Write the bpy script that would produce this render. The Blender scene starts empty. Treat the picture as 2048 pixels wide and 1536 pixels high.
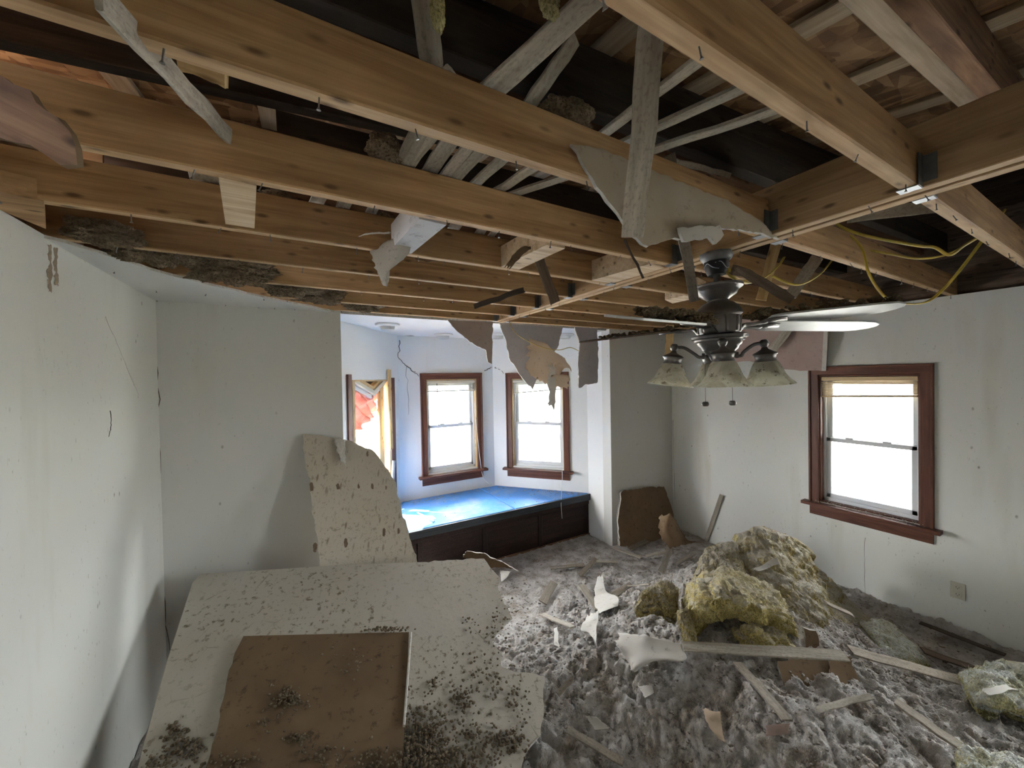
import bpy, bmesh, math, random
import numpy as np
from mathutils import Vector, Matrix, noise as mnoise

# ------------------------------------------------------------------ camera, world, sun, exposure
SC = bpy.context.scene
COL = SC.collection
random.seed(7)
RNG = np.random.default_rng(11)
F_PX, YAW, PITCH, ROLL, CAM_Z = 750.47, .5116, -.0139, -.0177, 1.95
_fw = np.array([math.sin(YAW)*math.cos(PITCH), math.cos(YAW)*math.cos(PITCH), math.sin(PITCH)])
_r0 = np.array([math.cos(YAW), -math.sin(YAW), 0.0]); _u0 = np.cross(_r0, _fw)
_R = math.cos(ROLL)*_r0 + math.sin(ROLL)*_u0; _U = -math.sin(ROLL)*_r0 + math.cos(ROLL)*_u0
CAM = np.array([0, 0, CAM_Z])
cd = bpy.data.cameras.new('camera'); cam = bpy.data.objects.new('camera', cd); COL.objects.link(cam)
cd.sensor_width = 36; cd.lens = F_PX/2048*36; cd.clip_start = .02; cd.clip_end = 300
cam.matrix_world = Matrix(((_R[0], _U[0], -_fw[0], 0), (_R[1], _U[1], -_fw[1], 0), (_R[2], _U[2], -_fw[2], CAM_Z), (0, 0, 0, 1)))
SC.camera = cam
SC.view_settings.view_transform = 'Standard'; SC.view_settings.look = 'None'
SC.view_settings.gamma = 1; SC.view_settings.use_curve_mapping = False
SC.view_settings.exposure = 2.95
SC.cycles.max_bounces = 6; SC.cycles.diffuse_bounces = 4; SC.cycles.glossy_bounces = 3; SC.cycles.transparent_max_bounces = 10
SC.cycles.use_adaptive_sampling = True; SC.cycles.adaptive_threshold = .12; SC.cycles.adaptive_min_samples = 24
SC.cycles.sample_clamp_indirect = 1.0
W = bpy.data.worlds.new('world'); SC.world = W; W.use_nodes = True
bg = W.node_tree.nodes['Background']; bg.inputs[0].default_value = (.97, .985, 1, 1); bg.inputs[1].default_value = 4.6
sl = bpy.data.lights.new('sun', 'SUN'); sl.energy = 9; sl.angle = math.radians(.6); sl.color = (1, .94, .84)
sun = bpy.data.objects.new('sun', sl); COL.objects.link(sun)
sun.rotation_euler = Vector((.42, -.36, -.83)).to_track_quat('-Z', 'Y').to_euler()

# ------------------------------------------------------------------ points from sight lines
def ray(x, y): return _fw + _R*((x-1024)/F_PX) + _U*((768-y)/F_PX)
def pl(x, y, n, d):
    q = ray(x, y); n = np.asarray(n, float); return CAM + q*((d - n@CAM)/(n@q))
def PX(x, y, X): return pl(x, y, (1, 0, 0), X)
def PY(x, y, Y): return pl(x, y, (0, 1, 0), Y)
def PZ(x, y, Z): return pl(x, y, (0, 0, 1), Z)
def PD(x, y, d): return CAM + ray(x, y)*d
def plane3(a, b, c):
    n = np.cross(b-a, c-a); n /= np.linalg.norm(n)
    if n[2] < 0: n = -n
    return n, n@a

# ------------------------------------------------------------------ object helpers
WM = {}
def link(o, parent=None, world=None):
    COL.objects.link(o)
    w = world if world is not None else Matrix()
    o.matrix_basis = w; WM[o.name] = w
    if parent is not None:
        o.parent = parent; o.matrix_parent_inverse = WM[parent.name].inverted()
    return o
def tag(o, label=None, cat=None, group=None, kind=None):
    if label: o['label'] = label
    if cat: o['category'] = cat
    if group: o['group'] = group
    if kind: o['kind'] = kind
    return o
def empty(name, loc=(0, 0, 0), rot=None):
    o = bpy.data.objects.new(name, None); o.empty_display_size = .05
    w = Matrix.Translation(Vector(loc))
    if rot is not None: w = w @ rot.to_4x4()
    return link(o, None, w)
def mesh(name, v, f, mats, parent=None, smooth=False, fm=None, recenter=True):
    v = np.asarray(v, float).reshape(-1, 3)
    c = np.zeros(3)
    if recenter:
        lo, hi = v.min(0), v.max(0); c = np.array([(lo[0]+hi[0])/2, (lo[1]+hi[1])/2, lo[2]])
    me = bpy.data.meshes.new(name)
    if isinstance(f, np.ndarray):
        vv = v - c; n = f.shape[1]
        me.vertices.add(len(vv)); me.vertices.foreach_set('co', vv.astype(np.float32).ravel())
        me.loops.add(f.size); me.loops.foreach_set('vertex_index', f.astype(np.int32).ravel())
        me.polygons.add(len(f)); me.polygons.foreach_set('loop_start', np.arange(0, f.size, n, dtype=np.int32))
        me.update(calc_edges=True); me.validate()
    else:
        me.from_pydata((v-c).tolist(), [], [list(map(int, q)) for q in f])
    if not isinstance(mats, (list, tuple)): mats = [mats]
    for m in mats: me.materials.append(m)
    if fm is not None: me.polygons.foreach_set('material_index', np.asarray(fm, dtype=np.int32))
    if smooth: me.polygons.foreach_set('use_smooth', np.ones(len(me.polygons), dtype=bool))
    me.update()
    o = bpy.data.objects.new(name, me)
    return link(o, parent, Matrix.Translation(Vector(c)))
def basis(x, up):
    x = np.asarray(x, float); x = x/np.linalg.norm(x); up = np.asarray(up, float)
    z = up - x*(up@x)
    if np.linalg.norm(z) < 1e-5: z = np.cross(x, (1, .3, .2))
    z /= np.linalg.norm(z); y = np.cross(z, x); return x, y, z
def place(o, p, x, y, z, parent=None):
    w = Matrix(((x[0], y[0], z[0], p[0]), (x[1], y[1], z[1], p[1]), (x[2], y[2], z[2], p[2]), (0, 0, 0, 1)))
    return link(o, parent, w)
BOARD_CACHE = {}
def board(name, p0, p1, w, t, mat, parent=None, up=(0, 0, 1), ch=.003, wob=0, segs=1, taper=1.0, key=None):
    """a timber from p0 to p1 (centre line), w across, t along 'up', chamfered, optionally rough"""
    p0 = np.asarray(p0, float); p1 = np.asarray(p1, float); L = np.linalg.norm(p1-p0)
    x, y, z = basis(p1-p0, up)
    sec = [(w/2-ch, t/2), (w/2, t/2-ch), (w/2, -t/2+ch), (w/2-ch, -t/2), (-w/2+ch, -t/2), (-w/2, -t/2+ch), (-w/2, t/2-ch), (-w/2+ch, t/2)]
    v, f = [], []
    for i in range(segs+1):
        s = i/segs; k = 1+(taper-1)*s
        oy, oz = (random.gauss(0, wob), random.gauss(0, wob*.6)) if wob else (0, 0)
        for (a, b) in sec:
            ex = random.gauss(0, wob*1.5) if wob and i in (0, segs) else 0
            v.append((s*L+ex, a*k+oy+random.gauss(0, wob*.5), b+oz+random.gauss(0, wob*.3)))
    n = 8
    for i in range(segs):
        for j in range(n):
            f.append((i*n+j, i*n+(j+1) % n, (i+1)*n+(j+1) % n, (i+1)*n+j))
    f.append(tuple(range(n-1, -1, -1))[::-1]); f.append(tuple(segs*n+j for j in range(n))[::-1])
    me = bpy.data.meshes.new(name); me.from_pydata(v, [], f); me.materials.append(mat); me.update()
    bm = bmesh.new(); bm.from_mesh(me); bmesh.ops.recalc_face_normals(bm, faces=bm.faces); bm.to_mesh(me); bm.free()
    o = bpy.data.objects.new(name, me)
    return place(o, p0, x, y, z, parent)
def box(name, lo, hi, mat, parent=None, ch=.003):
    lo = np.asarray(lo, float); hi = np.asarray(hi, float); d = hi-lo; c = (lo+hi)/2
    k = int(np.argmax(d)); ax = np.zeros(3); ax[k] = 1
    up = (0, 0, 1) if k != 2 else (0, 1, 0)
    p0 = c - ax*d[k]/2; p1 = c + ax*d[k]/2
    x, y, z = basis(ax, up)
    return board(name, p0, p1, float(abs(y)@d), float(abs(z)@d), mat, parent, up, min(ch, .3*float(min(abs(y)@d, abs(z)@d))))
def tube(name, pts, r, mat, parent=None, segs=8, flat=1.0, smooth_path=4):
    pts = np.asarray(pts, float)
    if smooth_path > 1 and len(pts) > 2: pts = catmull(pts, smooth_path)
    rr = np.full(len(pts), r) if np.isscalar(r) else np.interp(np.linspace(0, 1, len(pts)), np.linspace(0, 1, len(r)), r)
    v, f = [], []; prev = None
    for i, p in enumerate(pts):
        d = pts[min(i+1, len(pts)-1)]-pts[max(i-1, 0)]; d = d/(np.linalg.norm(d)+1e-9)
        up = prev if prev is not None else np.array((0.1, .2, 1.0))
        a = up-d*(up@d)
        if np.linalg.norm(a) < 1e-4: a = np.cross(d, (1, 0, .3))
        a /= np.linalg.norm(a); b = np.cross(d, a); prev = a
        for j in range(segs):
            t = 2*math.pi*j/segs; v.append(p+a*math.cos(t)*rr[i]*flat+b*math.sin(t)*rr[i])
    for i in range(len(pts)-1):
        for j in range(segs): f.append((i*segs+j, i*segs+(j+1) % segs, (i+1)*segs+(j+1) % segs, (i+1)*segs+j))
    f.append(tuple(range(segs))[::-1]); f.append(tuple((len(pts)-1)*segs+j for j in range(segs)))
    return mesh(name, v, f, mat, parent, smooth=True)
def catmull(p, n):
    p = np.asarray(p, float); q = np.vstack([2*p[0]-p[1], p, 2*p[-1]-p[-2]]); out = []
    for i in range(1, len(q)-2):
        for k in range(n):
            t = k/n; a, b, c, d = q[i-1], q[i], q[i+1], q[i+2]
            out.append(.5*(2*b+(c-a)*t+(2*a-5*b+4*c-d)*t*t+(3*b-a-3*c+d)*t**3))
    out.append(p[-1]); return np.array(out)
def lathe(name, prof, mat, parent=None, at=(0, 0, 0), rot=None, segs=40, smooth=True):
    """prof: list of (r, z); at world point; rot a Matrix 3x3"""
    v, f = [], []; n = len(prof)
    for (r, z) in prof:
        for j in range(segs):
            t = 2*math.pi*j/segs; v.append((r*math.cos(t), r*math.sin(t), z))
    for i in range(n-1):
        for j in range(segs): f.append((i*segs+j, i*segs+(j+1) % segs, (i+1)*segs+(j+1) % segs, (i+1)*segs+j))
    f.append(tuple(range(segs))[::-1]); f.append(tuple((n-1)*segs+j for j in range(segs)))
    me = bpy.data.meshes.new(name); me.from_pydata(v, [], f); me.materials.append(mat)
    me.polygons.foreach_set('use_smooth', np.ones(len(f), dtype=bool)); me.update()
    bm = bmesh.new(); bm.from_mesh(me); bmesh.ops.recalc_face_normals(bm, faces=bm.faces); bm.to_mesh(me); bm.free()
    try: me.set_sharp_from_angle(angle=math.radians(40))
    except Exception: pass
    o = bpy.data.objects.new(name, me)
    w = Matrix.Translation(Vector(at))
    if rot is not None: w = w @ rot.to_4x4()
    return link(o, parent, w)

# ------------------------------------------------------------------ noise (numpy)
_perm = np.concatenate([np.random.default_rng(3).permutation(256)]*2)
_grad = np.random.default_rng(4).normal(size=(256, 3)); _grad /= np.linalg.norm(_grad, axis=1)[:, None]
def perlin(P):
    P = np.asarray(P, float); i = np.floor(P).astype(int); f = P-i; i &= 255
    u = f*f*f*(f*(f*6-15)+10); res = 0
    for dx in (0, 1):
        for dy in (0, 1):
            for dz in (0, 1):
                h = _perm[(_perm[(_perm[(i[:, 0]+dx) & 255]+i[:, 1]+dy) & 255]+i[:, 2]+dz) & 255]
                g = _grad[h]; d = f-np.array((dx, dy, dz))
                w = (u[:, 0] if dx else 1-u[:, 0])*(u[:, 1] if dy else 1-u[:, 1])*(u[:, 2] if dz else 1-u[:, 2])
                res = res+w*(g*d).sum(1)
    return res
def fbm(P, octs=4, billow=False):
    s = 0; a = 1.0
    for o in range(octs):
        n = perlin(np.asarray(P)*2**o+o*17.3); s = s+a*(np.abs(n)*2-.5 if billow else n); a *= .5
    return s

# ------------------------------------------------------------------ sheets
def jag(pts, step, amp, keep=()):
    """roughen a 2D outline; edges whose start index is in keep stay straight"""
    out = []; n = len(pts)
    for i in range(n):
        a = np.array(pts[i], float); b = np.array(pts[(i+1) % n], float); L = np.linalg.norm(b-a)
        out.append(a)
        if i in keep or L < step: continue
        k = int(L/step); nrm = np.array((-(b-a)[1], (b-a)[0]))/L; w = 0
        for j in range(1, k):
            w = .6*w+random.gauss(0, amp); out.append(a+(b-a)*(j+random.uniform(-.25, .25))/k+nrm*w)
    return out
def sheet(name, pts3, thick, mats, parent=None, step=.03, amp=.004, keep=(), flip=False, n_up=None):
    """flat board with a broken outline. pts3: coplanar 3D outline. mats = (face, back, edge)"""
    P = np.asarray(pts3, float); o = P.mean(0)
    n = np.zeros(3)
    for i in range(len(P)): n += np.cross(P[i]-o, P[(i+1) % len(P)]-o)
    n /= np.linalg.norm(n)
    if (n @ (CAM-o) < 0) != flip: n = -n
    x = P[1]-P[0]; x -= n*(x@n); x /= np.linalg.norm(x); y = np.cross(n, x)
    q = jag([((p-o)@x, (p-o)@y) for p in P], step, amp, keep)
    area = sum(q[i][0]*q[(i+1) % len(q)][1]-q[(i+1) % len(q)][0]*q[i][1] for i in range(len(q)))
    if area < 0: q = q[::-1]
    k = len(q); v = [(a, b, 0) for a, b in q]+[(a+random.gauss(0, amp*.5), b+random.gauss(0, amp*.5), -thick) for a, b in q]
    f = [tuple(range(k)), tuple(range(2*k-1, k-1, -1))]+[(i, k+i, k+(i+1) % k, (i+1) % k) for i in range(k)]
    me = bpy.data.meshes.new(name); me.from_pydata(v, [], f)
    for m in mats: me.materials.append(m)
    me.polygons.foreach_set('material_index', np.array([0, 1]+[2]*k, dtype=np.int32)); me.update()
    return place(bpy.data.objects.new(name, me), o, x, y, n, parent)
def surf_eval(ctrl, nu, nv):
    """ctrl: rows of 3D points -> smooth grid (nv+1, nu+1, 3) by Catmull-Rom both ways"""
    C = np.asarray(ctrl, float)
    def resample(A, n):
        A = np.asarray(A); m = A.shape[0]; q = np.concatenate([2*A[:1]-A[1:2], A, 2*A[-1:]-A[-2:-1]]); out = []
        for k in range(n+1):
            s = k/n*(m-1); i = min(int(s), m-2); t = s-i; a, b, c, d = q[i], q[i+1], q[i+2], q[i+3]
            out.append(.5*(2*b+(c-a)*t+(2*a-5*b+4*c-d)*t*t+(3*b-a-3*c+d)*t**3))
        return np.array(out)
    G = resample(C, nv); G = np.swapaxes(resample(np.swapaxes(G, 0, 1), nu), 0, 1); return G
def curl(name, ctrl, mats, parent=None, nu=14, nv=14, thick=.0012, rough=.006, seed=0, ragged=.35):
    """a curling torn piece of paper or plaster skin"""
    G = surf_eval(ctrl, nu, nv); S = G.reshape(-1, 3).copy()
    S += rough*np.stack([perlin(S*9+seed+k*31) for k in range(3)], 1)
    G = S.reshape(G.shape)
    # ragged outline: pull the rim in by random amounts
    c = G.mean((0, 1)); rs = np.random.default_rng(seed+5)
    for i in range(nv+1):
        G[i, 0] += (G[i, 2]-G[i, 0])*rs.uniform(-ragged, 1)*.8; G[i, -1] += (G[i, -2]-G[i, -1])*rs.uniform(-ragged, 1)*.9
    for j in range(1, nu):
        G[0, j] += (G[1, j]-G[0, j])*rs.uniform(-ragged, 1)*.9; G[-1, j] += (G[-2, j]-G[-1, j])*rs.uniform(-ragged, 1)*.9
    du = np.gradient(G, axis=1); dv = np.gradient(G, axis=0); N = np.cross(du, dv); N /= np.linalg.norm(N, axis=2, keepdims=True)+1e-9
    A = G.reshape(-1, 3); B = (G-N*thick).reshape(-1, 3); n = len(A); w = nu+1
    f = []; fm = []
    for i in range(nv):
        for j in range(nu):
            a = i*w+j; f.append((a, a+1, a+w+1, a+w)); fm.append(0); f.append((n+a, n+a+w, n+a+w+1, n+a+1)); fm.append(1)
    rim = [j for j in range(nu)]+[i*w+nu for i in range(nv)]+[nv*w+j for j in range(nu, 0, -1)]+[i*w for i in range(nv, 0, -1)]
    for k in range(len(rim)):
        a, b = rim[k], rim[(k+1) % len(rim)]; f.append((b, a, n+a, n+b)); fm.append(len(mats)-1)
    return mesh(name, np.vstack([A, B]), f, list(mats), parent, smooth=True, fm=fm)
def batt(name, ctrl, thick, mat, parent=None, nu=120, nv=100, amp=.03, freq=9, seed=0, rim=.16, fine=.35):
    """thick fibrous slab draped over a control grid; thickness follows -normal, edges rounded and torn"""
    G = surf_eval(ctrl, nu, nv)
    du = np.gradient(G, axis=1); dv = np.gradient(G, axis=0); N = np.cross(du, dv); N /= np.linalg.norm(N, axis=2, keepdims=True)+1e-9
    if N[..., 2].mean() < 0: N = -N
    u = np.linspace(0, 1, nu+1)[None, :]; w_ = np.linspace(0, 1, nv+1)[:, None]
    e = np.minimum(np.minimum(u, 1-u), np.minimum(w_, 1-w_)); e = np.clip(e/rim, 0, 1); th = np.sqrt(1-(1-e)**2)
    T = G-N*(thick*.5*(1-th))[..., None]; B = G-N*(thick*(.5+.5*th))[..., None]
    A = np.vstack([T.reshape(-1, 3), B.reshape(-1, 3)]); NN = np.vstack([N.reshape(-1, 3), -N.reshape(-1, 3)])
    d = fbm(A*freq*.8+seed*7.7, 2, True)*amp*1.1+fbm(A*np.array((1, 1, .5))*freq*4+seed, 3)*amp*.55+fbm(A*np.array((1, 1, .3))*freq*14+seed*3, 2)*amp*.35
    A = A+NN*d[:, None]+amp*.5*np.stack([perlin(A*freq*1.3+seed+k*11) for k in range(3)], 1)
    n = (nu+1)*(nv+1); w = nu+1; i, j = np.meshgrid(np.arange(nv), np.arange(nu), indexing='ij'); a = (i*w+j).ravel()
    f1 = np.stack([a, a+1, a+w+1, a+w], 1); f2 = np.stack([n+a, n+a+w, n+a+w+1, n+a+1], 1)
    rm = np.array([j for j in range(nu)]+[i*w+nu for i in range(nv)]+[nv*w+j for j in range(nu, 0, -1)]+[i*w for i in range(nv, 0, -1)])
    rb = np.roll(rm, -1); f3 = np.stack([rb, rm, n+rm, n+rb], 1)
    o = mesh(name, A, np.vstack([f1, f2, f3]), mat, parent, smooth=True)
    # wispy glass fibres standing off the surface and hanging from the torn rims
    rs = np.random.default_rng(seed+90); k = 420; pick = np.concatenate([rs.choice(rm, k//2), rs.integers(0, n, k//2)]); V = []; Fb = []
    for t, q in enumerate(pick):
        dr = NN[q]*.5+rs.normal(0, .55, 3)+np.array((0, 0, -.35)); dr /= np.linalg.norm(dr); L = rs.uniform(.012, .042); sd = np.cross(dr, rs.normal(size=3)); sd = sd/np.linalg.norm(sd)*rs.uniform(.0006, .0016)
        p = A[q]-dr*.004; m1 = p+dr*L*.55+rs.normal(0, .003, 3); e2 = m1+dr*L*.45+np.array((0, 0, -.008))
        V += [p-sd, p+sd, m1-sd*.8, m1+sd*.8, e2]; b = 5*t; Fb += [(b, b+1, b+3, b+2), (b+2, b+3, b+4)]
    fb = mesh('fibres', V, Fb, mat, o); fb['kind'] = 'stuff'
    return o
_ico = {}
def ico(sub):
    if sub not in _ico:
        bm = bmesh.new(); bmesh.ops.create_icosphere(bm, subdivisions=sub, radius=1)
        _ico[sub] = (np.array([v.co[:] for v in bm.verts]), np.array([[v.index for v in f.verts] for f in bm.faces])); bm.free()
    return _ico[sub]
def blob(name, c, rad, mat, parent=None, sub=5, amp=.25, freq=2.2, seed=0):
    v, f = ico(sub); d = 1+amp*fbm(v*freq*.7+seed*5.1, 2)+amp*.3*fbm(v*freq*3+seed, 3, True); P = v*d[:, None]*np.asarray(rad)
    return mesh(name, P+np.asarray(c), f, mat, parent, smooth=True)
def clumps(name, pts, sizes, mat, parent=None, sub=2, flat=.7):
    """many little fibre lumps nobody could count, joined"""
    v, f = ico(sub); var = [v*(1+.45*fbm(v*1.7+k*9.1, 3, True))[:, None] for k in range(7)]
    V, Fc = [], []; off = 0
    for p, s in zip(pts, sizes):
        a = random.uniform(0, 6.28); m = np.array([[math.cos(a), -math.sin(a), 0], [math.sin(a), math.cos(a), 0], [0, 0, flat*random.uniform(.7, 1.2)]])
        V.append((random.choice(var)*s*np.array((random.uniform(.8, 1.3), random.uniform(.7, 1.1), 1)))@m.T+np.asarray(p)); Fc.append(f+off); off += len(v)
    o = mesh(name, np.vstack(V), np.vstack(Fc), mat, parent, smooth=True); o['kind'] = 'stuff'; return o
# ------------------------------------------------------------------ materials
class NT:
    def __init__(s, name, rough=.85, metal=0, spec=.3):
        s.m = bpy.data.materials.new(name); s.m.use_nodes = True; s.t = s.m.node_tree; s.b = s.t.nodes['Principled BSDF']
        s.out = s.t.nodes['Material Output']
        s.b.inputs['Roughness'].default_value = rough; s.b.inputs['Metallic'].default_value = metal
        s.b.inputs['Specular IOR Level'].default_value = spec
        s.tc = s.t.nodes.new('ShaderNodeTexCoord'); s.oi = s.t.nodes.new('ShaderNodeObjectInfo'); s.geo = s.t.nodes.new('ShaderNodeNewGeometry')
    def L(s, a, b): s.t.links.new(a, b); return b
    def n(s, typ, **k):
        o = s.t.nodes.new('ShaderNode'+typ)
        for a, b in k.items(): setattr(o, a, b)
        return o
    def map(s, scale=(1, 1, 1), src='Object', rnd=True, rot=(0, 0, 0)):
        mp = s.n('Mapping'); mp.inputs['Scale'].default_value = scale; mp.inputs['Rotation'].default_value = rot
        s.L(s.tc.outputs[src], mp.inputs['Vector'])
        if rnd:
            cx = s.n('CombineXYZ'); mu = s.n('Math', operation='MULTIPLY'); mu.inputs[1].default_value = 37
            s.L(s.oi.outputs['Random'], mu.inputs[0])
            for k in range(3): s.L(mu.outputs[0], cx.inputs[k])
            s.L(cx.outputs[0], mp.inputs['Location'])
        return mp.outputs[0]
    def noise(s, vec, scale, det=5, rough=.6, dist=0):
        o = s.n('TexNoise'); o.inputs['Scale'].default_value = scale; o.inputs['Detail'].default_value = min(det, 3.5)
        o.inputs['Roughness'].default_value = rough; o.inputs['Distortion'].default_value = dist
        if vec is not None: s.L(vec, o.inputs['Vector'])
        return o.outputs['Fac']
    def vor(s, vec, scale, out='Distance', feature='F1'):
        o = s.n('TexVoronoi', feature=feature); o.inputs['Scale'].default_value = scale
        if vec is not None: s.L(vec, o.inputs['Vector'])
        return o.outputs[out]
    def ramp(s, fac, stops, interp='LINEAR'):
        o = s.n('ValToRGB'); e = o.color_ramp; e.interpolation = interp
        while len(e.elements) > 1: e.elements.remove(e.elements[-1])
        for k, (p, c) in enumerate(stops):
            c = (c, c, c) if np.isscalar(c) else c
            q = e.elements[0] if k == 0 else e.elements.new(p)
            q.position = p; q.color = (*c, 1)
        s.L(fac, o.inputs[0]); return o.outputs[0]
    def mix(s, fac, a, b, mode='MIX'):
        o = s.n('Mix', data_type='RGBA', blend_type=mode)
        for sock, val in ((o.inputs[0], fac), (o.inputs[6], a), (o.inputs[7], b)):
            if hasattr(val, 'links'): s.L(val, sock)
            elif np.isscalar(val): sock.default_value = val
            else: sock.default_value = (*val, 1)
        return o.outputs[2]
    def math(s, op, a, b=0.0):
        o = s.n('Math', operation=op)
        for k, val in enumerate((a, b)):
            if hasattr(val, 'links'): s.L(val, o.inputs[k])
            else: o.inputs[k].default_value = val
        return o.outputs[0]
    def col(s, c):
        if hasattr(c, 'links'): s.L(c, s.b.inputs['Base Color'])
        else: s.b.inputs['Base Color'].default_value = (*c, 1)
        return s
    def bump(s, h, st=.4, dist=.01):
        o = s.n('Bump'); o.inputs['Strength'].default_value = st; o.inputs['Distance'].default_value = dist
        s.L(h, o.inputs['Height']); s.L(o.outputs[0], s.b.inputs['Normal']); return s

def m_wood(name, dark, mid, light, grain=60, knots=True, rough=.75, var=.25, dirt=0):
    s = NT(name, rough); v = s.map((1.2, 16, 16)); g = s.noise(v, 1.6, 6, .6, .6); g2 = s.noise(s.map((3, 90, 90)), 1.2, 3)
    c = s.ramp(g, [(.3, dark), (.5, mid), (.72, light)]); c = s.mix(s.ramp(g2, [(.35, .55), (.65, 0)]), c, dark, 'MULTIPLY') if False else s.mix(s.ramp(g2, [(.4, .35), (.62, 0)]), c, dark)
    if knots:
        k = s.vor(s.map((8, 22, 22)), 1.0); c = s.mix(s.ramp(k, [(.08, .9), (.14, .5), (.22, 0)]), c, tuple(x*.35 for x in dark))
    big = s.noise(s.map((1.5, 1.5, 1.5)), 2.2, 3); c = s.mix(s.ramp(big, [(.42, 0), (.75, .55)]), c, tuple(x*.6 for x in mid))
    if dirt: c = s.mix(s.ramp(s.noise(s.map((.6, 1, 1)), 120, 5, .7), [(.5, 0), (.66, dirt)]), c, (.10, .08, .06))
    hv = s.n('HueSaturation'); s.L(c, hv.inputs['Color'])
    s.L(s.math('ADD', s.math('MULTIPLY', s.oi.outputs['Random'], var), 1-var*.5), hv.inputs['Value'])
    s.col(hv.outputs[0]).bump(g2, .25, .004); return s.m
def m_plain(name, c, rough=.6, metal=0, spec=.4, nz=0, nscale=30):
    s = NT(name, rough, metal, spec)
    if nz: s.col(s.mix(s.ramp(s.noise(s.map(), nscale, 5, .65), [(.35, nz), (.65, 0)]), c, tuple(x*.45 for x in c)))
    else:
        s.col(s.mix(s.ramp(s.noise(s.map(), 12, 3), [(.3, .12), (.7, 0)]), c, tuple(x*.7 for x in c)))
    return s.m
def m_paint(name, c, stain=(.42, .36, .24), specks=1.0, low=1.0):
    s = NT(name, .62, 0, .25); v = s.map((1, 1, 1), 'Object', False)
    a = s.noise(v, .9, 4, .55); col = s.mix(s.ramp(a, [(.35, .0), (.75, .22)]), c, tuple(x*y for x, y in zip(c, (.93, .95, .86))))
    st = s.noise(s.map((2.2, 2.2, .35), 'Object', False), 1.8, 5, .6); col = s.mix(s.ramp(st, [(.58, 0), (.8, .35*specks)]), col, stain)
    # splashes of dirt: thicker towards where debris hit the wall
    d = s.vor(s.map((1, 1, .55), 'Object', False), 16); m = s.noise(v, 5, 3)
    col = s.mix(s.math('MULTIPLY', s.ramp(d, [(.06, 1), (.13, 0)]), s.ramp(m, [(.52, 0), (.62, .75*specks)])), col, (.16, .13, .09))
    d2 = s.noise(s.map((1.0, 1.0, .4), 'Object', False), 70, 4, .7); col = s.mix(s.math('MULTIPLY', s.ramp(d2, [(.64, 0), (.70, .6*specks)]), s.ramp(s.noise(v, 2.2, 3), [(.45, .15), (.65, 1)])), col, (.22, .18, .12))
    s.col(col).bump(s.noise(v, 160, 3), .08, .002); return s.m
def m_fluff(name, a, b, dust, amt=.55, scale=1.0, up=True):
    s = NT(name, 1.0, 0, .05); v = s.map((1, 1, 1), 'Object')
    n1 = s.noise(v, 14*scale, 6, .7, .4); n2 = s.noise(v, 120*scale, 5, .75)
    c = s.mix(s.ramp(n1, [(.35, 0), (.65, 1)]), a, b)
    c = s.mix(s.ramp(n2, [(.38, .85), (.56, 0)]), c, tuple(x*.42 for x in a))
    sp = s.n('SeparateXYZ'); s.L(s.geo.outputs['Normal'], sp.inputs[0])
    d = s.math('MULTIPLY', s.ramp(sp.outputs[2], [(.15, 0), (.75, 1)]) if up else s.ramp(n1, [(.3, .3), (.7, 1)]), s.ramp(s.noise(v, 9*scale, 5, .6), [(.3, .25*amt), (.6, 1.35*amt)]))
    c = s.mix(d, c, dust)
    h = s.math('ADD', s.noise(v, 60*scale, 5, .75), s.math('MULTIPLY', s.noise(s.map((1, 1, .2)), 170*scale, 3, .7), .8))
    s.col(c).bump(h, .9, .016); return s.m

MAT = {}
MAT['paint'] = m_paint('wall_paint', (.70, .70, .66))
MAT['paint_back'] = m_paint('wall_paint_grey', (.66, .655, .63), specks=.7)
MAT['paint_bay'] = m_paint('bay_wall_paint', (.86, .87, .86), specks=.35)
MAT['joist'] = m_wood('joist_pine', (.235, .128, .055), (.41, .25, .12), (.50, .325, .17), var=.3, rough=.7)
MAT['joist_lit_under'] = m_wood('joist_pine_lit_under', (.30, .18, .09), (.50, .34, .19), (.58, .42, .26), var=.2, rough=.7)  # paler copy of the joist pine: light from below put into the colour
MAT['beam'] = m_wood('beam_pine', (.25, .145, .068), (.42, .27, .14), (.50, .34, .19), var=.2, rough=.7)
MAT['block'] = m_wood('pale_blocking', (.45, .30, .17), (.70, .55, .38), (.78, .65, .48), var=.2)
MAT['lath'] = m_wood('grey_lath', (.27, .235, .185), (.47, .425, .36), (.58, .535, .46), knots=False, var=.35, rough=.95, dirt=.4)
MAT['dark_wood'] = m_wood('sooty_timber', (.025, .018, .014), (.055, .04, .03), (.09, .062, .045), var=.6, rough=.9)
MAT['old_wood'] = m_wood('old_brown_timber', (.10, .052, .03), (.22, .125, .07), (.32, .19, .11), var=.5, rough=.9)
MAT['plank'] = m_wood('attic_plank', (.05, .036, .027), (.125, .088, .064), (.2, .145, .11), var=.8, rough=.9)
MAT['strip'] = m_wood('pale_batten', (.30, .22, .14), (.46, .36, .25), (.55, .45, .33), knots=False, var=.3)
MAT['stick'] = m_wood('weathered_stick', (.17, .14, .11), (.30, .26, .21), (.40, .35, .29), knots=False, var=.6, rough=.95, dirt=.6)
MAT['bark'] = m_wood('rotten_lath', (.05, .035, .025), (.12, .085, .06), (.2, .15, .11), knots=False, var=.4, rough=1, dirt=.7)
MAT['cherry'] = m_wood('cherry_stained_trim', (.060, .022, .014), (.135, .052, .032), (.20, .082, .05), knots=False, var=.15, rough=.42)
MAT['seat_panel'] = m_wood('dark_stained_panel', (.012, .006, .006), (.032, .014, .013), (.055, .024, .020), knots=False, var=.2, rough=.45, dirt=.3)
MAT['lip'] = m_wood('slate_stained_edge', (.02, .025, .032), (.045, .055, .07), (.075, .085, .10), knots=False, var=.1, rough=.5, dirt=.3)
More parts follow.
